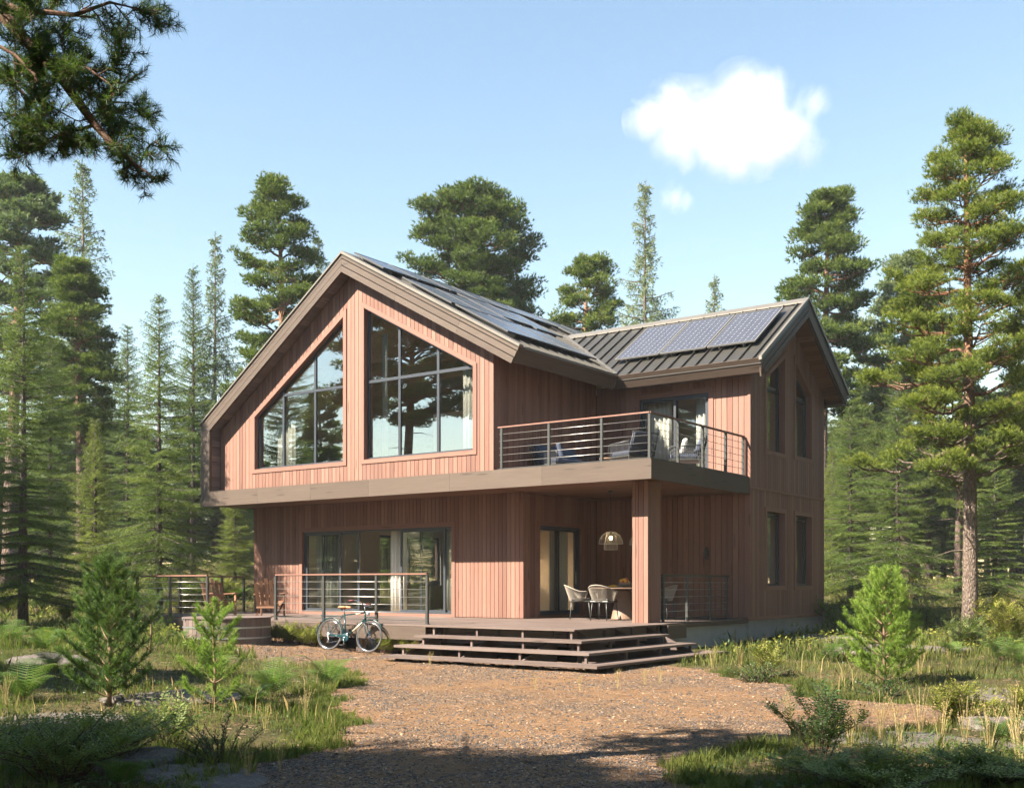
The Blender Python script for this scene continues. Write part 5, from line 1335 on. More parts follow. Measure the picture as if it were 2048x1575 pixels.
use(pD,1815,50,12,topH(515,50),2.0,'hazy pine between the right gable and the big foreground pine')
use(sC,1700,40,10,topH(820,40),1.0,'mid green spruce close beside the right wall of the house',wide=1.25)
use(sC,1795,36,10,topH(760,36),4.2,'drooping spruce behind the bright young pine on the right',wide=1.1)
use(sD,1665,44,8,topH(900,44),4.4,'yellow green spruce peeping out right of the house corner',wide=1.2)
use(sA,1990,38,10,topH(820,38),5.5,'dark layered spruce at the right frame edge behind the big pine',wide=1.15)
use(sB,2040,56,10,topH(560,56),3.2,'thin pale trunked spruce at the far right frame edge')
use(pC,1915,42,12,topH(700,42),.9,'pine with a thin dark trunk just left of the big foreground pine')
use(sD,470,38,8,topH(985,38),2.9,'yellow green drooping spruce tucked against the left side of the house')
use(sC,100,40,10,topH(700,40),3.3,'dark spruce between the hazy pine and the yellow green spruce at the left')
use(sA,255,46,10,topH(690,46),1.9,'dusky spruce behind the slim pointed spruce at the left')
# big foreground pine on the right
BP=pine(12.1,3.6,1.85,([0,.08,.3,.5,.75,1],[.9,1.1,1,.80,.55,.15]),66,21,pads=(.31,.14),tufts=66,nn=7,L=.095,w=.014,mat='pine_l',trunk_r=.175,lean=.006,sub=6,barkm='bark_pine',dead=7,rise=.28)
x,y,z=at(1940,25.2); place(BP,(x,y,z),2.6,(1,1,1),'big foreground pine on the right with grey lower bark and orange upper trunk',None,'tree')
# background stand
rr=random.Random(40); far='trees of the far stand behind the clearing'; flab='dim tree of the far stand filling the gaps between the nearer trunks'
protos=[(pA,12),(pC,12),(sA,10),(sC,10),(pD,12),(sE,10)]
for i in range(20):
    p,h=protos[rr.randrange(6)]; px=-150+i*35+rr.random()*22; D=56+rr.random()*22; 
    use(p,px,D,h,7.2+rr.random()*3.4+(D-50)*.06,rr.random()*6,flab,far,wide=1.6)
for i in range(20):
    p,h=protos[rr.randrange(6)]; px=1640+i*27+rr.random()*14; D=54+rr.random()*22
    use(p,px,D,h,7.2+rr.random()*3.4+(D-50)*.06,rr.random()*6,flab,far,wide=1.6)
for i in range(30):
    p,h=protos[rr.randrange(6)]; px=-400+i*95+rr.random()*50; D=84+rr.random()*26
    if 640<px<1630: 
        if topH(0,D)<0: continue
    use(p,px,D,h,9+rr.random()*2.5,rr.random()*6,flab,far,wide=2.2)
for i,(px,D) in enumerate(((705,49),(742,52),(770,47),(800,51),(835,48),(880,53),(930,56),(1000,58))):
    p,h=protos[(2,3,5)[i%3]]; use(p,px,D,h,7.4,i*1.3,flab,far,wide=1.5)
for i in range(44):
    px=(-220-i*48) if i%2 else (2190+i*48); p,h=protos[rr.randrange(6)]; D=44+rr.random()*30
    use(p,px,D,h,9.5+rr.random()*4,rr.random()*6,flab,far,wide=1.7)
# trees round the photographer: reflections and dappled shade, plus unseen rows added to block skylight
def near(u,D,p,h,H,rz,wide=1,lab='tall pine of the clearing edge on the photographer\'s side, reflected in the glass'):
    o=p
    if p.get('_used'): index_kids(); o=copy_tree(p)
    p['_used']=1
    x,y=W(u,D); s=H/h; place(o,(x,y,float(ground(u,D))),rz,(s*wide,s*wide,s),lab,'pines on the photographer\'s side','tree')
def mir(X,t): x,y=X*t,41.1-20.55*t; return UD(x,y)
NEAR=[(-8.6,2.2,pB,12,12.5,.4,1.1),(-4.4,2.6,pA,12,10.5,2.1,1.0),(-6.8,-.6,pC,12,11,2.1,1.0),(-16.8,10.6,pC,12,12.5,1.3,1.1),(-12.6,4.6,pA,12,11.0,1.3,.75),(-12.4,-2.5,pA,12,14,4,1.1),
 (*mir(-18.2,1.8),pB,12,14.6,1,1.5),(*mir(-21.2,2.0),pA,12,11.6,2,1.0),(*mir(-23.5,2.2),pC,12,8.6,2,1.0),(*mir(-15.2,2.6),pA,12,13.5,3,1.1),
 (*mir(-24.5,2.8),sA,10,8.8,1,1.5),(*mir(-22.5,2.9),sC,10,8.2,2,1.5),(*mir(-21,2.8),sA,10,8.9,3,1.5),(*mir(-19.4,2.9),sC,10,9,4,1.5),(*mir(-17.8,2.8),sA,10,8.4,5,1.5),(*mir(-16.2,2.9),sC,10,8.6,6,1.5),
 (6,-14,pA,12,14,2,1.2),(16,-10,pC,12,15,3,1.2),(-4,-18,sC,10,13,1,1.3),(28,10,pA,12,15,4,1.2),(30,22,pB,12,14,2,1.2),(-14,-18,pA,12,15,2,1.2),
 (36,44,sA,10,10,1,1.3),(42,52,pC,12,12,2,1.2),(34,36,sC,10,9,3,1.3),(48,46,pA,12,13,5,1.2),(40,38,sE,10,10,.4,1.3)]
for i in range(13): NEAR.append((*mir(-27+i*1.35,3.5+.25*(i%3)),(sA,pC,sC,pA)[i%4],(10,12,10,12)[i%4],10.5+.6*(i%3),i*1.1,1.7))
for i in range(10): NEAR.append((*mir(-27+i*1.9,4.7+.3*(i%2)),(sC,pA)[i%2],(10,12)[i%2],13,i*1.7,2.2))
for i in range(8): NEAR.append((*UD(-21.9+10.95*(2.3+.28*(i%4)),(25.5+.6*i)*(2.3+.28*(i%4))),(sA,pC,sC,pA)[i%4],(10,12,10,12)[i%4],13,i*1.1,1.5))
for i in range(11): NEAR.append((*UD(-34+i*4.1,-10.5+1.8*((i*7)%3-1)),(pA,pC)[i%2],12,15+(i%3),i*1.3,1.7))  # unseen row added to keep open skylight off the front facade
for i in range(10): NEAR.append((13.5+1.2*i+(i%2)*1.5,11+3.1*i,(pC,sC,pA)[i%3],(12,10,12)[i%3],12.5+(i%3),i*1.9,1.6))  # unseen trees added to block skylight from the right side wall
for a in NEAR: near(*a)
# ------------------------------------------------------------ overhanging pine limb, top left
def limb_tree():
    rg=np.random.default_rng(77); Dm=8.2
    def p3(px,py,D): u=(px-1024)/FL*D; x,y=W(u,D); return np.array([x,y,CAMZ+(1166-py)/FL*D])
    tr=p3(-420,1200,7.4); base=np.array([tr[0],tr[1],gz(tr[0],tr[1])])
    root=empty('pine_tree',tuple(base),0,'near pine whose needled limb hangs into the top left corner','tree')
    mb=MB(); mb.tube([tuple(base+(0,0,-.2)),tuple(base+(.1,.05,2.5)),tuple(base+(.05,.1,5)),tuple(base+(.1,.1,9.5))],[.24,.2,.17,.07],14); mb.build('trunk',M['bark_pine'],root,smooth=True)
    lim=MB(); A=[];B=[];RR=[]
    def seg(pts,r0,r1):
        n=len(pts); lim.tube([tuple(q) for q in pts],[r0+(r1-r0)*i/(n-1) for i in range(n)],7)
    def twig(p,d,l,r=.004,lev=0,tone=.4):
        q=p.copy(); dd=unit(d); pts=[p]; n=5
        for i in range(n):
            dd=unit(dd+rg.normal(0,.16,3)+np.array([0,0,.05])); q=q+dd*l/n; pts.append(q.copy())
        seg(pts,r,.0022)
        if lev>=1 or l<.3:
            for i in range(1,n): A.append(pts[i]);B.append(pts[i+1]);RR.append(tone+rg.normal(0,.1))
        else:
            for i in range(3,n): A.append(pts[i]);B.append(pts[i+1]);RR.append(tone+rg.normal(0,.1))
        if lev<2:
            for i in range(1,n+1):
                for k in range(1+(rg.random()<.55)):
                    sd=unit(dd+perp(dd,rg)*1.0); twig(pts[i],sd,l*(.38+.2*rg.random()),r*.6,lev+1,tone+rg.normal(0,.08))
    limbs=[([(-60,-40,8.6),(45,75,8.4),(110,140,8.25),(190,250,8.15),(225,290,8.1),(265,325,8.05),(295,345,8.0)],.055,.006),
           ([(-150,-60,8.9),(40,20,8.6),(150,30,8.5),(220,5,8.4),(265,15,8.3)],.03,.005),
           ([(-100,120,8.9),(10,150,8.7),(50,190,8.6),(60,270,8.6),(20,305,8.6)],.02,.004),
           ([(110,140,8.25),(180,180,8.5),(225,205,8.6),(262,205,8.7)],.018,.004),
           ([(95,120,8.3),(150,120,8.0),(180,140,7.8),(215,165,7.7)],.018,.004),
           ([(190,250,8.15),(120,270,8.4),(60,290,8.5)],.014,.004),
           ([(-80,-30,8.0),(60,-10,7.8),(150,-25,7.7),(215,-20,7.7)],.03,.005),
           ([(-60,60,8.4),(30,110,8.3),(70,150,8.2),(95,210,8.2),(150,240,8.2)],.016,.004)]
    for pts,r0,r1 in limbs:
        P=[p3(*q) for q in pts]; seg(P,r0,r1); Ln=sum(np.linalg.norm(b-a) for a,b in zip(P,P[1:]))
        n=max(6,int(Ln*9)); cum=np.cumsum([0]+[np.linalg.norm(b-a) for a,b in zip(P,P[1:])]); PP=np.array(P)
        for i in range(n):
            t=(.14+.86*(i+rg.random())/n)*Ln; p=np.array([np.interp(t,cum,PP[:,c]) for c in range(3)]); ax=unit(PP[-1]-PP[0])
            if (p-p3(0,0,8.4)).dot(np.array([CO,SS,0]))<-.5: continue
            d=unit(ax*.55+perp(ax,rg)*.8+np.array([0,0,.15])); twig(p,d,.15+.19*rg.random(),.006,0 if rg.random()<.55 else 1,.38+.2*rg.random())
        twig(P[-1],ax,.17,.005,1,.5)
    # the rest of the crown, above and left of the picture
    for i in range(26):
        h=4.2+5.2*i/26; a=i*2.4; b0=base+np.array([.1,.1,h]); l=1.0+1.2*rg.random(); e=np.array([math.cos(a),math.sin(a),.15])
        if (b0+e*l)[2]<5.6 and e.dot(np.array([CO,SS,0]))>.2: continue
        seg([b0,b0+e*l*.5,b0+e*l],.03,.006)
    lim.build('limbs',M['limb'],root)
    V,r=brush(np.array(A),np.array(B),330,.068,.0042,rg,np.array(RR),fwd=.8)
    np_mesh('needles',V-np.array(base),3,r,M['limb_n'],root)
    # outlying crown tufts
    C=[];n=0
    for i in range(26):
        h=4.2+5.2*i/26; a=i*2.4; b0=base+np.array([.1,.1,h]); l=1.0+1.2*((i*7)%10)/10; e=np.array([math.cos(a),math.sin(a),.15])
        if (b0+e*l)[2]<5.6 and e.dot(np.array([CO,SS,0]))>.2: continue
        for k in range(130): C.append(b0+e*l*(.35+.65*rg.random())+rg.normal(0,.13,3)*np.array([1,1,.5]))
    C=np.array(C); V,r=needles(C,C-(base+np.array([0,0,5.])),9,.07,.005,.7,rg)
    np_mesh('crown',V-np.array(base),3,r,M['pine_n'],root)
    return root
limb_tree()
# ------------------------------------------------------------ young pines
yp=young_pine(2.0,.66,31,'sap_d',10,dens=470,w=.0055); x,y,z=at(218,13.4); z=float(ground(*UD(x,y))); place(yp,(x,y,z),.3,topH(1105,13.4,218)/2.0,'large deep green young pine in the shade at the left, bare stem below',None,'young tree')
yp=young_pine(1.5,.45,32,'sap_n',5,dens=460,w=.0055); x,y,z=at(428,13.0); place(yp,(x,y,z),1.2,topH(1195,13.0,428)/1.5,'slender bright young pine with few upswept branches in front of the hot tub',None,'young tree')
yp=young_pine(2.0,.78,33,'sap_n',10,dens=430,w=.006); x,y,z=at(1770,16.2); place(yp,(x,y,z),2.2,topH(1130,16.2,1770)/2.0,'bright green bushy young pine at the right edge of the gravel yard',None,'young tree')
yp=young_pine(1.1,.42,34,'sap_d',4,dens=330); x,y,z=at(300,19.5); place(yp,(x,y,z),.2,1.0,'small dark young pine in front of the railing corner post',None,'young tree')
# ------------------------------------------------------------ shrubs, ferns
def sh(o,px,D,rz,sc,label,cat='shrub',group=None):
    x,y,z=at(px,D); place(o,(x,y,z),rz,sc,label,group,cat); return o
s1=shrub(.75,.45,51,'dleaf',stems=13,nl=24,ll=.036,lw=.018); sh(s1,1640,9.9,0,1.0,'tall dark shrub of fine pinnate leaves in front of the yard, lower right')
s2=shrub(.62,.8,52,'rowan',stems=34,nl=22,ll=.04,lw=.019); sh(s2,120,8.7,0,1.0,'large leafy shrub with yellow tipped leaves in the bottom left corner')
s3=shrub(.5,.40,53,'yleaf',stems=14,nl=20,ll=.04,lw=.019); sh(s3,1915,12.2,0,1.0,'yellow green shrub on the bare earth at the right')
s4=shrub(.50,.55,54,'dleaf',stems=26,nl=44,ll=.032,lw=.009,pinnate=False,low=.1); sh(s4,440,9.5,0,1.0,'low evergreen shrub with narrow glossy leaves at the yard edge, lower left')
s5=shrub(.36,.62,55,'dleaf',stems=46,nl=34,ll=.034,lw=.014,pinnate=False,low=.1); sh(s5,1515,17.2,0,1.0,'low rounded evergreen shrub where the gravel meets the steps')
s6=shrub(.30,.55,56,'dleaf',stems=40,nl=34,ll=.034,lw=.014,pinnate=False,low=.1); sh(s6,1770,14.9,0,1.0,'low evergreen mat at the foot of the bright young pine')
s7=shrub(.45,.30,57,'yleaf',stems=9,nl=16,ll=.045,lw=.021); sh(s7,1535,17.9,0,1.1,'thin light leaved bush rising behind the low rounded evergreen shrub')
s8=shrub(.42,.3,58,'rowan',stems=9,nl=15,ll=.04,lw=.019); sh(s8,335,10.8,0,1.1,'small pale leaved sapling in the grass beside the slender young pine')
s9=shrub(1.25,.75,59,'yleaf',stems=22,nl=26,ll=.05,lw=.024); sh(s9,2010,23.2,0,1.0,'waist high light green bush right of the big pine trunk')
s10=shrub(.8,.6,60,'rowan',stems=16,nl=22,ll=.05,lw=.024); sh(s10,1925,23.0,0,1.0,'leafy bush growing against the left foot of the big pine trunk')
s11=shrub(.42,.9,61,'rowan',stems=40,nl=18,ll=.042,lw=.02); sh(s11,1760,8.15,0,(.95,.95,.62),'wide shaded leafy shrub along the bottom right of the frame')
index_kids()
s12=copy_tree(s11); sh(s12,1990,8.6,2.0,(.9,.9,.6),'shaded leafy shrub in the bottom right corner')
s13=copy_tree(s2); sh(s13,215,9.6,2.5,.85,'shaded leafy undergrowth bush around the stem of the large young pine')
s14=copy_tree(s3); sh(s14,2045,12.9,1.5,.8,'small light bush cut by the right frame edge')
under='leafy plants growing in the shade under the terrace edge'
for i,(px,D,sc) in enumerate(((553,24.6,.9),(578,24.5,1.0),(603,24.4,.9),(628,24.2,1.0),(768,23.3,1.0),(792,23.1,1.0),(815,22.9,.9))):
    o=copy_tree(s3); sh(o,px,D,i*1.3,sc*.95,'yellow green plant in the dark gap under the terrace, beside the bicycle','plant',under)
hed='knee high yellowish bushes on the rise behind the railing and at the left'
for i,(px,D,sc) in enumerate(((20,33,1.5),(75,34,1.4),(130,31,1.3),(215,33,1.2),(372,33,1.3),(395,35,1.2),(450,36,1.4),(1690,30,1.5),(1750,33,1.3),(1850,31,1.2),(2000,32,1.4),(1725,27,1.1))):
    o=copy_tree((s3,s10)[i%2]); sh(o,px,D,i*1.1,sc,'yellowish knee high bush on the open ground in front of the forest','bush',hed)
f1=fern(71,11,.62); f2=fern(72,9,.55); f3=fern(73,12,.7); index_kids()
FN=[(f1,88,19.2,.9,'fern with two sunlit fronds on open ground at the far left'),(f2,175,20.5,1.0,'pale fern just behind the large young pine on its left'),(f3,45,13.6,.95,'large shaded fern near the left frame edge'),
(f1,20,20.5,1.0,'fern cut by the left frame edge, farther back'),(f3,545,14.9,1.0,'tall fern with upright fronds left of the dark shade band'),(f1,655,16.2,1.0,'spreading fern at the edge of the gravel below the bicycle'),
(f2,505,13.2,.9,'small fern in front of the tall upright fern'),(f3,430,16.8,.8,'fern behind the slender young pine'),(f2,245,8.5,.75,'bright fern low in the bottom left undergrowth'),
(f2,1995,10.9,.8,'small feathery fern beside the mossy rock at the right'),(f1,1700,21.0,.8,'shaded fern near the house corner foundation'),(f1,1660,19.8,.8,'fern in front of the foundation at the right'),
(f3,2005,19.6,1.0,'blue green fern patch under the bush right of the big pine'),(f2,1905,20.5,.9,'fern at the left foot of the big pine'),(f1,2045,18.8,.9,'fern at the right frame edge below the big pine'),
(f2,130,22.0,.9,'fern on the rise behind the large young pine'),(f1,360,22.4,.6,'small fern beside the hot tub'),(f3,420,38,1.2,'fern on the mound behind the railing'),(f2,478,36,1.2,'fern on the mound by the house corner'),(f2,105,16.2,.8,'shaded fern left of the large young pine stem')]
seen=set()
for i,(p,px,D,sc,l) in enumerate(FN):
    o=p if id(p) not in seen else copy_tree(p); seen.add(id(p)); sh(o,px,D,i*.9,sc,l,'fern','ferns around the yard')
RK=[(1,.55,.35,.16,270,9.6,'dark cracked rock in the undergrowth at the lower left'),(2,.8,.45,.10,390,9.0,'long flat rock along the yard edge, bottom left'),(3,1.0,.6,.12,60,11.6,'flat shaded rock at the left frame edge'),(4,1.1,.6,.13,95,17.5,'flat rock ledge below the pale ferns at the left'),
(5,.9,.6,.14,355,13.9,'flat rock between the two young pines'),(6,.55,.35,.16,1985,12.0,'mossy knobbly rock on the bare earth at the right'),(7,1.0,.5,.07,1850,10.9,'low flat slab showing through dry grass at the right'),(8,1.0,.6,.07,2000,14.8,'thin flat slab at the right frame edge'),
(9,1.0,.55,.22,1668,25.3,'dark rock against the foundation corner'),(10,1.4,.8,.18,1800,21.5,'dark rock ledge behind the bright young pine'),(11,.6,.4,.10,300,23.4,'dark rock under the corner of the terrace')]
for (sd,a,b,c,px,D,l) in RK:
    o=rock(sd,a,b,c); x,y,z=at(px,D); o.location=(x,y,z+.0); o.rotation_euler=(0,0,sd*1.3+.6); tag(o,l,'rock','flat rocks')
# dry flowering grass tufts (single plants one could lift)
def drytuft(seed,H=.5,n=26):
    rg=np.random.default_rng(seed); Vs=[]; Rs=[]
    for i in range(n):
        a=rg.random()*6.3; ln=H*(.6+.5*rg.random()); e=np.array([math.cos(a),math.sin(a),0])*(.05+.22*rg.random()); p0=np.array([math.cos(a),math.sin(a),0])*.03*rg.random()
        sd=unit(np.cross(e+np.array([0,0,1]),rg.normal(0,1,3)))*.0013; P=[p0+e*ln*t**1.6+np.array([0,0,ln*t]) for t in (0,.35,.7,1)]
        for q0,q1 in zip(P,P[1:]): Vs.append(np.array([q0-sd,q0+sd,q1+sd,q1-sd])); Rs.append(rg.random())
        if rg.random()<.6:
            for k in range(14):
                t=.72+.28*rg.random(); c=p0+e*ln*t**1.6+np.array([0,0,ln*t]); d=unit(rg.normal(0,1,3)+np.array([0,0,1.5]))*.016; s2=unit(np.cross(d,rg.normal(0,1,3)))*.0016
                Vs.append(np.array([c-s2,c+s2,c+d+s2,c+d-s2])); Rs.append(rg.random())
    root=empty('dry_grass_tuft',own=True); np_mesh('stalks',np.concatenate(Vs),4,np.repeat(np.array(Rs),4),M['dry'],root); return root
d1,d2=drytuft(81),drytuft(82,.42,24); index_kids()
DT=[(495,8.9,.7),(530,11.6,.7),(610,12.6,.8),(395,12.0,.8),(345,11.8,.7),(265,14.4,.8),(1235,16.3,.6),(1290,16.6,.6),(1070,16.0,.5),(1320,16.9,.6),(1160,15.9,.5),(1425,19.6,.9),(1480,19.3,.8),(1580,12.4,.8),(1650,12.0,.9),(1720,11.2,.9),(1760,10.8,1.0),(1800,10.6,1.0),(1840,11.4,1),(1880,10.4,1.1),(1930,10.2,1.0),(1980,10.0,1.1),(2030,10.6,1.1),(1700,10.6,1.0),(1870,16.5,.9),(1840,17.3,1),(1900,17.0,.9),(20,10.6,.8),(10,13,.8),(690,9.9,.4),(560,9.3,.5),(1490,8.7,.6),(1350,8.4,.4),(860,20.3,.6),(835,22.5,.7),(2040,9.2,1.1),(1600,8.9,.8),(1220,8.5,.0)]
for i,(px,D,sc) in enumerate(DT):
    if sc<=0: continue
    p=(d1,d2)[i%2]; o=p if i<2 else copy_tree(p); sh(o,px,D,i*1.7,sc,'straw coloured tuft of dry flowering grass','grass tuft','tufts of dry flowering grass')
# ------------------------------------------------------------ ground sheets
def axis(segs):
    out=[]
    for a,b,s in segs: out+=list(np.arange(a,b,s))
    return np.array(out+[segs[-1][1]])
us=axis([(-400,-100,30),(-100,-30,5),(-30,-15,.8),(-15,15,.16),(15,30,.8),(30,100,5),(100,400,30)])
Ds=axis([(-90,-10,8),(-10,4,1.0),(4,28,.16),(28,60,.6),(60,120,4),(120,600,40)])
UU,DD=np.meshgrid(us,Ds); HH=ground(UU,DD)
ul,ur=yard(DD); inside=(UU>ul+.15)&(UU<ur-.15)&(DD<28)
HH=np.where(inside,HH-.05,HH)
X=-SS*DD+CO*UU; Y=CO*DD+SS*UU
def grid(name,X,Y,Z,mat):
    n,m=X.shape; V=np.stack([X,Y,Z],-1).reshape(-1,3)
    i=np.arange(n-1)[:,None]*m+np.arange(m-1)[None]; F=np.stack([i,i+1,i+m+1,i+m],-1).reshape(-1,4)
    me=bpy.data.meshes.new(name); me.vertices.add(len(V)); me.vertices.foreach_set('co',V.astype(np.float32).ravel())
    me.loops.add(F.size); me.loops.foreach_set('vertex_index',F.astype(np.int32).ravel()); me.polygons.add(len(F)); me.polygons.foreach_set('loop_start',np.arange(0,F.size,4,dtype=np.int32))
    me.update(calc_edges=True); me.polygons.foreach_set('use_smooth',[True]*len(F)); me.materials.append(mat); o=bpy.data.objects.new(name,me); COL.objects.link(o); return o
tag(grid('ground',X,Y,HH,M['ground']),'mossy forest floor with grass and needle litter','ground',kind='structure')
Dy=axis([(4,28.4,.10)]); T=np.linspace(0,1,121); l,r=yard(Dy); UU=l[:,None]+(r-l)[:,None]*T[None]; DD=np.repeat(Dy[:,None],121,1)
Z=ground(UU,DD)+.006+.010*wob(UU*3,DD*3,2.1)*np.minimum(1,np.minimum(T,1-T)*12)[None]-.03*(np.minimum(T,1-T)[None]<.004)
tag(grid('yard',-SS*DD+CO*UU,CO*DD+SS*UU,Z,M['yard']),'reddish dirt and grey gravel yard in front of the steps','yard',kind='structure')
def yz(u,D): 
    return ground(u,D)+.006+.010*wob(u*3,D*3,2.1)
# slate chips lying on the yard
rg=np.random.default_rng(5)
N=42000; D=8.0+17*rg.random(N*3)**1.45; l,r=yard(D); u=l+.1+(r-l-.2)*rg.random(N*3)
den=.5+.5*wob(u,D,.75,3.0)+.35*wob(u,D,2.2,1.0); den=np.where(D<11.5,den+.35,den)
k=rg.random(N*3)<np.clip(den*1.0-.12,.06,1); D,u=D[k][:N],u[k][:N]; N=len(D)
x=-SS*D+CO*u; y=CO*D+SS*u; z=yz(u,D)
ok=~((x>-25)&(x<-11)&(y>17.4)); x,y,z,D=x[ok],y[ok],z[ok],D[ok]; N=len(x)
s=(.005+.013*rg.random(N)**2.4)*(1+.03*(D-8)); a=rg.random(N)*6.28; el=.5+.5*rg.random(N); tn=s*(.18+.25*rg.random(N)); ti=rg.normal(0,.22,(N,2))
K=6; ang=np.linspace(0,2*np.pi,K,endpoint=False)[None]+rg.normal(0,.25,(N,K)); rad=s[:,None]*(.75+.5*rg.random((N,K)))
lx=rad*np.cos(ang); ly=rad*np.sin(ang)*el[:,None]; gx=lx*np.cos(a)[:,None]-ly*np.sin(a)[:,None]; gy=lx*np.sin(a)[:,None]+ly*np.cos(a)[:,None]
tz=gx*ti[:,:1]+gy*ti[:,1:]
top=np.stack([x[:,None]+gx*.85,y[:,None]+gy*.85,z[:,None]+tz+tn[:,None]],-1); bot=np.stack([x[:,None]+gx,y[:,None]+gy,z[:,None]+tz-tn[:,None]*.5],-1)
sidev=np.stack([bot,np.roll(bot,-1,1),np.roll(top,-1,1),top],2).reshape(-1,3)     # N*K quads
rn=np.clip(np.where(rg.random(N)<.62,.45*rg.random(N),.45+.55*rg.random(N)),0,1)
me=bpy.data.meshes.new('gravel'); V=np.concatenate([sidev,top.reshape(-1,3)])
nv=len(V); nq=N*K; me.vertices.add(nv); me.vertices.foreach_set('co',V.astype(np.float32).ravel())
me.loops.add(nv); me.loops.foreach_set('vertex_index',np.arange(nv,dtype=np.int32)); me.polygons.add(nq+N)
me.polygons.foreach_set('loop_start',np.concatenate([np.arange(nq)*4,nq*4+np.arange(N)*K]).astype(np.int32)); me.update(calc_edges=True)
at_=me.attributes.new('rnd','FLOAT','POINT'); at_.data.foreach_set('value',np.concatenate([np.repeat(rn,K*4),np.repeat(rn,K)]).astype(np.float32)); me.materials.append(M['gravel'])
o=bpy.data.objects.new('gravel',me); COL.objects.link(o); tag(o,'loose grey slate chips scattered over the yard','gravel',kind='stuff')
# ------------------------------------------------------------ grass
def blocked(u,D):
    x=-SS*D+CO*u; y=CO*D+SS*u; l,r=yard(D)
    inyard=(u>l+.05)&(u<r-.05)&(D<28.4)
    house=(x>-25.7)&(x<-10.55+.35*np.sin(y*2.1))&(y>17.7)&(y<31); wing=(x>-11.2)&(x<-9.3)&(y<20.9)&(y>15.6)
    patch=(wob(u,D,1.6,5.0)+.5*wob(u,D,4.1,2.0))
    return inyard|house|wing, patch
def blades(name,N,D0,D1,pw,hgt,wid,seed,label,mat='grass',lim=.62,pt=-.35,lean=.35,edge=False):
    rg=np.random.default_rng(seed); D=D0+(D1-D0)*rg.random(N)**pw; u=(rg.random(N)*2-1)*(D*lim+1)
    if edge:
        l,r=yard(D); u=np.where(rg.random(N)<.5,l+rg.normal(-.12,.16,N),r+rg.normal(.12,.16,N))
        b,pa=blocked(u,D); keep=~b|((u>l-.2)&(u<l+.12))|((u<r+.2)&(u>r-.12)); keep&=D<19
    else:
        b,pa=blocked(u,D); keep=~b&(pa>pt+rg.normal(0,.15,N))
    D,u,pa=D[keep],u[keep],pa[keep]; N=len(D)
    # clump: pull blades towards tuft centres
    cl=np.round(u*7)/7,np.round(D*7)/7; f=.35*(np.sin(cl[0]*91.7+cl[1]*57.3)>.1); u=u*(1-f)+cl[0]*f; D=D*(1-f)+cl[1]*f
    x=-SS*D+CO*u; y=CO*D+SS*u; z=ground(u,D); th=np.sin(cl[0]*12.9+cl[1]*78.2)
    h=hgt*(.45+.8*rg.random(N))*(1+.45*th)*np.clip(.75+.5*pa,.5,1.4); a=rg.random(N)*6.28
    e=np.stack([np.cos(a),np.sin(a),np.zeros(N)],1)*(lean*(.3+1.1*rg.random(N)))[:,None]; b2=rg.random(N)*6.28; s=np.stack([np.cos(b2),np.sin(b2),np.zeros(N)],1)*(wid*(.7+.6*rg.random(N))*.5)[:,None]
    P0=np.stack([x,y,z-.01],1); up=np.array([0,0,1.])
    P1=P0+e*(h*.35)[:,None]*.6+up*(h*.55)[:,None]; P2=P0+e*h[:,None]*1.1+up*h[:,None]*.95
    V=np.stack([P0-s,P0+s,P1+s*.75,P2,P1-s*.75],1).reshape(-1,3)
    r=np.clip(.38+.28*wob(u,D,.7,9)+.2*th+rg.normal(0,.13,N),0,1)
    o=np_mesh(name,V,5,np.repeat(r,5),M[mat]); tag(o,label,'grass',kind='stuff'); return o
blades('grass',190000,7.6,22,1.15,.125,.0065,1,'green and straw coloured grass growing in clumps around the yard')
blades('grass',90000,20,60,1.3,.22,.022,2,'taller meadow grass running back to the forest edge',lim=.56,pt=-.5)
blades('grass',30000,8,19,1.1,.13,.007,3,'fringe of grass spilling over the edge of the gravel yard',edge=True)
blades('dry_grass',18000,11,45,1.2,.28,.008,4,'thin dry yellow grass stalks standing among the green',mat='dry',pt=.35,lean=.25)
# low leafy ground cover
def cover(name,N,D0,D1,seed,ll,lw,hmax,mat,label,pt,pk,lim=.6,pw=1.2):
    rg=np.random.default_rng(seed); D=D0+(D1-D0)*rg.random(N)**pw; u=(rg.random(N)*2-1)*(D*lim+1); b,_=blocked(u,D); pa=wob(u,D,1.3,pk)+.5*wob(u,D,3.7,pk+1)
    k=~b&(pa>pt+rg.normal(0,.1,N)); D,u,pa=D[k],u[k],pa[k]; N=len(D); x=-SS*D+CO*u; y=CO*D+SS*u; hh=hmax*np.clip((pa-pt)*1.6,.15,1)*(.3+.7*rg.random(N))
    C=np.stack([x,y,ground(u,D)+hh],1); d=unit(rg.normal(0,1,(N,3))*np.array([1,1,.35])+np.array([0,0,.25])); s=unit(np.cross(d,rg.normal(0,.4,(N,3))+np.array([0,0,1])))
    r=np.clip(.25+.5*rg.random(N)+.25*(hh/hmax-.5),0,1)
    V,r=leafquads(C,d,s,ll*(.7+.6*rg.random((N,1))),lw,r); o=np_mesh(name,V,4,r,M[mat]); tag(o,label,'ground cover',kind='stuff')
cover('undergrowth',60000,7.8,24,6,.034,.018,.13,'dleaf','dark leafy ground cover in patches between the grass',.15,4.0)
cover('undergrowth',60000,22,55,7,.09,.05,.32,'yleaf','yellow green heath plants on the open ground before the forest',.0,7.0)
cover('undergrowth',30000,22,55,8,.08,.04,.30,'dleaf','dark heath plants on the open ground before the forest',.15,2.0)
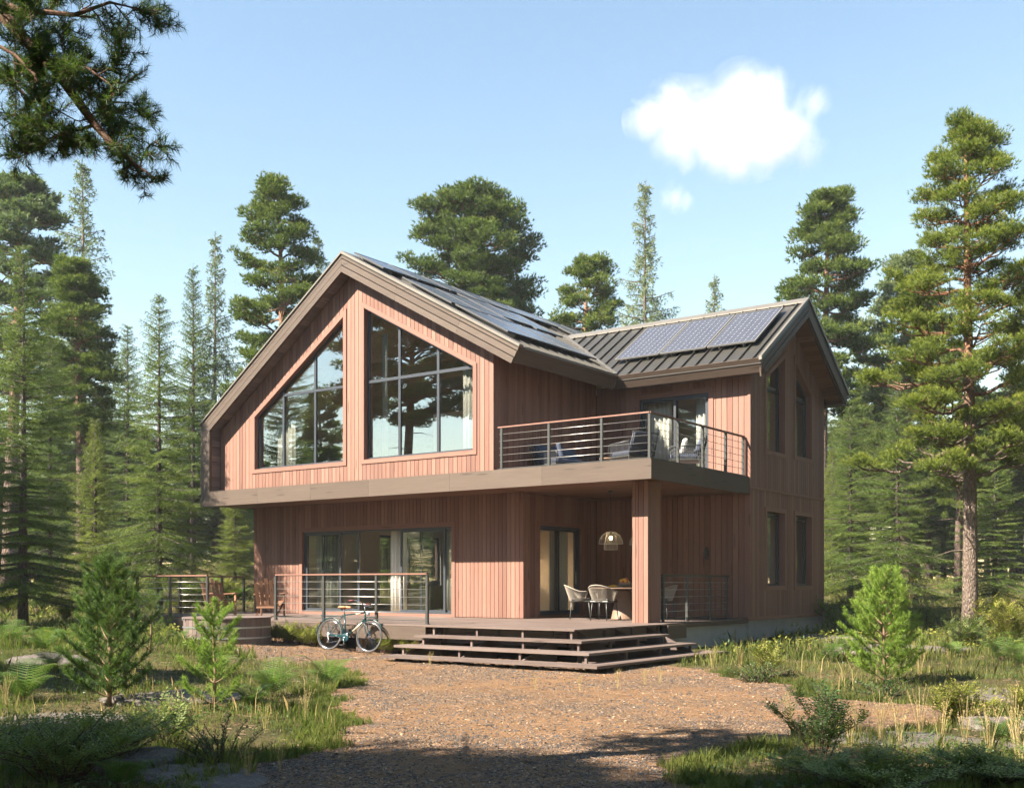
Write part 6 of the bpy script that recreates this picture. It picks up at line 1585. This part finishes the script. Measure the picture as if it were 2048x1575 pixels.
# twigs, cones and litter
rg=np.random.default_rng(9); N=5000; D=7.8+16*rg.random(N)**1.2; u=(rg.random(N)*2-1)*D*.55; x=-SS*D+CO*u; y=CO*D+SS*u; z=ground(u,D)+.012
ok=~((x>-25)&(x<-9.3)&(y>15.6)); x,y,z=x[ok],y[ok],z[ok]; N=len(x); a=rg.random(N)*6.28; ln=.02+.07*rg.random(N)**2; d=np.stack([np.cos(a),np.sin(a),rg.normal(0,.08,N)],1)*ln[:,None]; s=np.stack([-np.sin(a),np.cos(a),np.zeros(N)],1)*.003
P=np.stack([x,y,z],1); V=np.stack([P-d-s,P+d-s,P+d+s+[0,0,.004],P-d+s+[0,0,.004]],1).reshape(-1,3); o=np_mesh('litter',V,4,np.repeat(rg.random(N),4),M['twig']); tag(o,'twigs and needle litter on the ground','litter',kind='stuff')
# ------------------------------------------------------------ cloud
def cloud(name,c,blobs,label,dens,seed):
    mb=MB()
    for (x,y,z,r) in blobs: mb.ell((c[0]+x,c[1]+y,c[2]+z),(r*1.25,r*1.25,r*1.2),20,14)
    m,nt,N=nm(name+'_vapour')
    g=N('ShaderNodeNewGeometry'); v=g.outputs['Position']; acc=None
    for (x,y,z,r) in blobs:
        dd=N('ShaderNodeVectorMath',operation='DISTANCE'); nt.links.new(v,dd.inputs[0]); dd.inputs[1].default_value=(c[0]+x,c[1]+y,c[2]+z)
        s=mathn(nt,'SUBTRACT',1.0,mathn(nt,'DIVIDE',dd.outputs[1],r*1.15)); acc=s if acc is None else mathn(nt,'SMOOTH_MAX',acc,s,.12)
    n1=noise(nt,mapv(nt,v,(1/38,)*3),1.0,9,.7,.5); n2=noise(nt,mapv(nt,v,(1/11,)*3),1.0,5,.6,.3)
    t=mathn(nt,'ADD',acc,mathn(nt,'MULTIPLY',mathn(nt,'SUBTRACT',n1,.5),2.3)); t=mathn(nt,'ADD',t,mathn(nt,'MULTIPLY',mathn(nt,'SUBTRACT',n2,.5),.7))
    d=mathn(nt,'POWER',mathn(nt,'MULTIPLY',mathn(nt,'SUBTRACT',t,.05),1.1,clamp=True),1.5)
    pv=N('ShaderNodeVolumePrincipled'); pv.inputs['Color'].default_value=(1,.975,.985,1); pv.inputs['Anisotropy'].default_value=-.3
    nt.links.new(mathn(nt,'MULTIPLY',d,dens),pv.inputs['Density']); o_=N('ShaderNodeOutputMaterial'); nt.links.new(pv.outputs[0],o_.inputs['Volume'])
    ob=mb.build(name,m,None,origin=c); rm=ob.modifiers.new('remesh','REMESH'); rm.mode='VOXEL'; rm.voxel_size=4
    tag(ob,label,'cloud'); return ob
def sky_at(px,py,D): u=(px-1024)/FL*D; x,y=W(u,D); return (x,y,CAMZ+(1166-py)/FL*D)
def bl(px,py,rpx,dd=0,D=600,c0=(1450,250)):
    u=(px-c0[0])/FL*D; x,y=(CO*u-SS*dd, SS*u+CO*dd); return (x,y,-(py-c0[1])/FL*D,rpx/FL*D)
cc=sky_at(1450,250,600)
B=[bl(1300,240,48),bl(1345,225,62),bl(1400,245,82,5),bl(1480,205,72),bl(1530,195,60),bl(1500,270,85,-6),bl(1430,300,62),bl(1570,270,72),bl(1625,205,42),bl(1610,300,48,4),bl(1375,320,34),bl(1475,330,40),bl(1350,280,55)]
cloud('cloud',cc,B,'large white puffy cloud above the right hand roof',.042,1)
cc2=sky_at(1350,390,600); cloud('cloud',cc2,[bl(1350,392,36,0,600,(1350,390)),bl(1372,398,28,0,600,(1350,390)),bl(1333,398,25,0,600,(1350,390))],'small faint cloud wisp just below the large cloud',.05,2)
# ------------------------------------------------------------ haze
HZ=.0004
if HZ:
    mb=MB(); mb.box((-150,-60,-6),(110,150,27)); m,nt,N=nm('air'); pv=N('ShaderNodeVolumePrincipled'); pv.inputs['Color'].default_value=(.86,.92,1,1); pv.inputs['Density'].default_value=HZ; pv.inputs['Anisotropy'].default_value=.0
    o_=N('ShaderNodeOutputMaterial'); nt.links.new(pv.outputs[0],o_.inputs['Volume']); tag(mb.build('haze',m,None,origin=(0,0,0)),'thin pale morning haze between the trees','haze',kind='stuff')
# ------------------------------------------------------------ light, sky, camera
w=bpy.data.worlds.new('World'); SC.world=w; w.use_nodes=True; nt=w.node_tree; bg=nt.nodes['Background']
sk=nt.nodes.new('ShaderNodeTexSky'); sk.sky_type='NISHITA'; sk.sun_disc=False
sdir=Vector((-.83,-1.59,1.64)).normalized(); sk.sun_elevation=math.asin(sdir.z); sk.sun_rotation=math.atan2(sdir.x,sdir.y)
sk.altitude=0; sk.air_density=1.6; sk.dust_density=0; sk.ozone_density=1.2
nt.links.new(sk.outputs[0],bg.inputs[0]); bg.inputs[1].default_value=.051
sl=bpy.data.lights.new('sun','SUN'); sl.energy=5.0; sl.angle=math.radians(.5); sl.color=(1,.89,.75)
so=bpy.data.objects.new('sun',sl); COL.objects.link(so); so.rotation_euler=sdir.to_track_quat('Z','Y').to_euler(); so.location=(-20,-20,40)
cam=bpy.data.cameras.new('camera'); co=bpy.data.objects.new('camera',cam); COL.objects.link(co); SC.camera=co
cam.sensor_width=36; cam.lens=36*FL/2048; cam.shift_y=(1166-787.5)/2048; cam.clip_end=3000; cam.clip_start=.05
co.location=(0,0,CAMZ); co.rotation_euler=(math.radians(90),0,math.atan2(SS,CO))
SC.view_settings.view_transform='Standard'; SC.view_settings.look='None'; SC.view_settings.exposure=2.18; SC.view_settings.gamma=1
SC.view_settings.use_curve_mapping=False
SC.cycles.use_denoising=True; SC.cycles.max_bounces=8; SC.cycles.transparent_max_bounces=12; SC.cycles.volume_bounces=3; SC.cycles.diffuse_bounces=2; SC.cycles.glossy_bounces=3
SC.cycles.volume_step_rate=1.0; SC.cycles.volume_max_steps=64; SC.cycles.use_adaptive_sampling=True; SC.cycles.adaptive_threshold=.015
SC.cycles.sample_clamp_indirect=6; SC.cycles.caustics_reflective=False; SC.cycles.caustics_refractive=False
for o in bpy.data.objects:
    if '_used' in o: del o['_used']
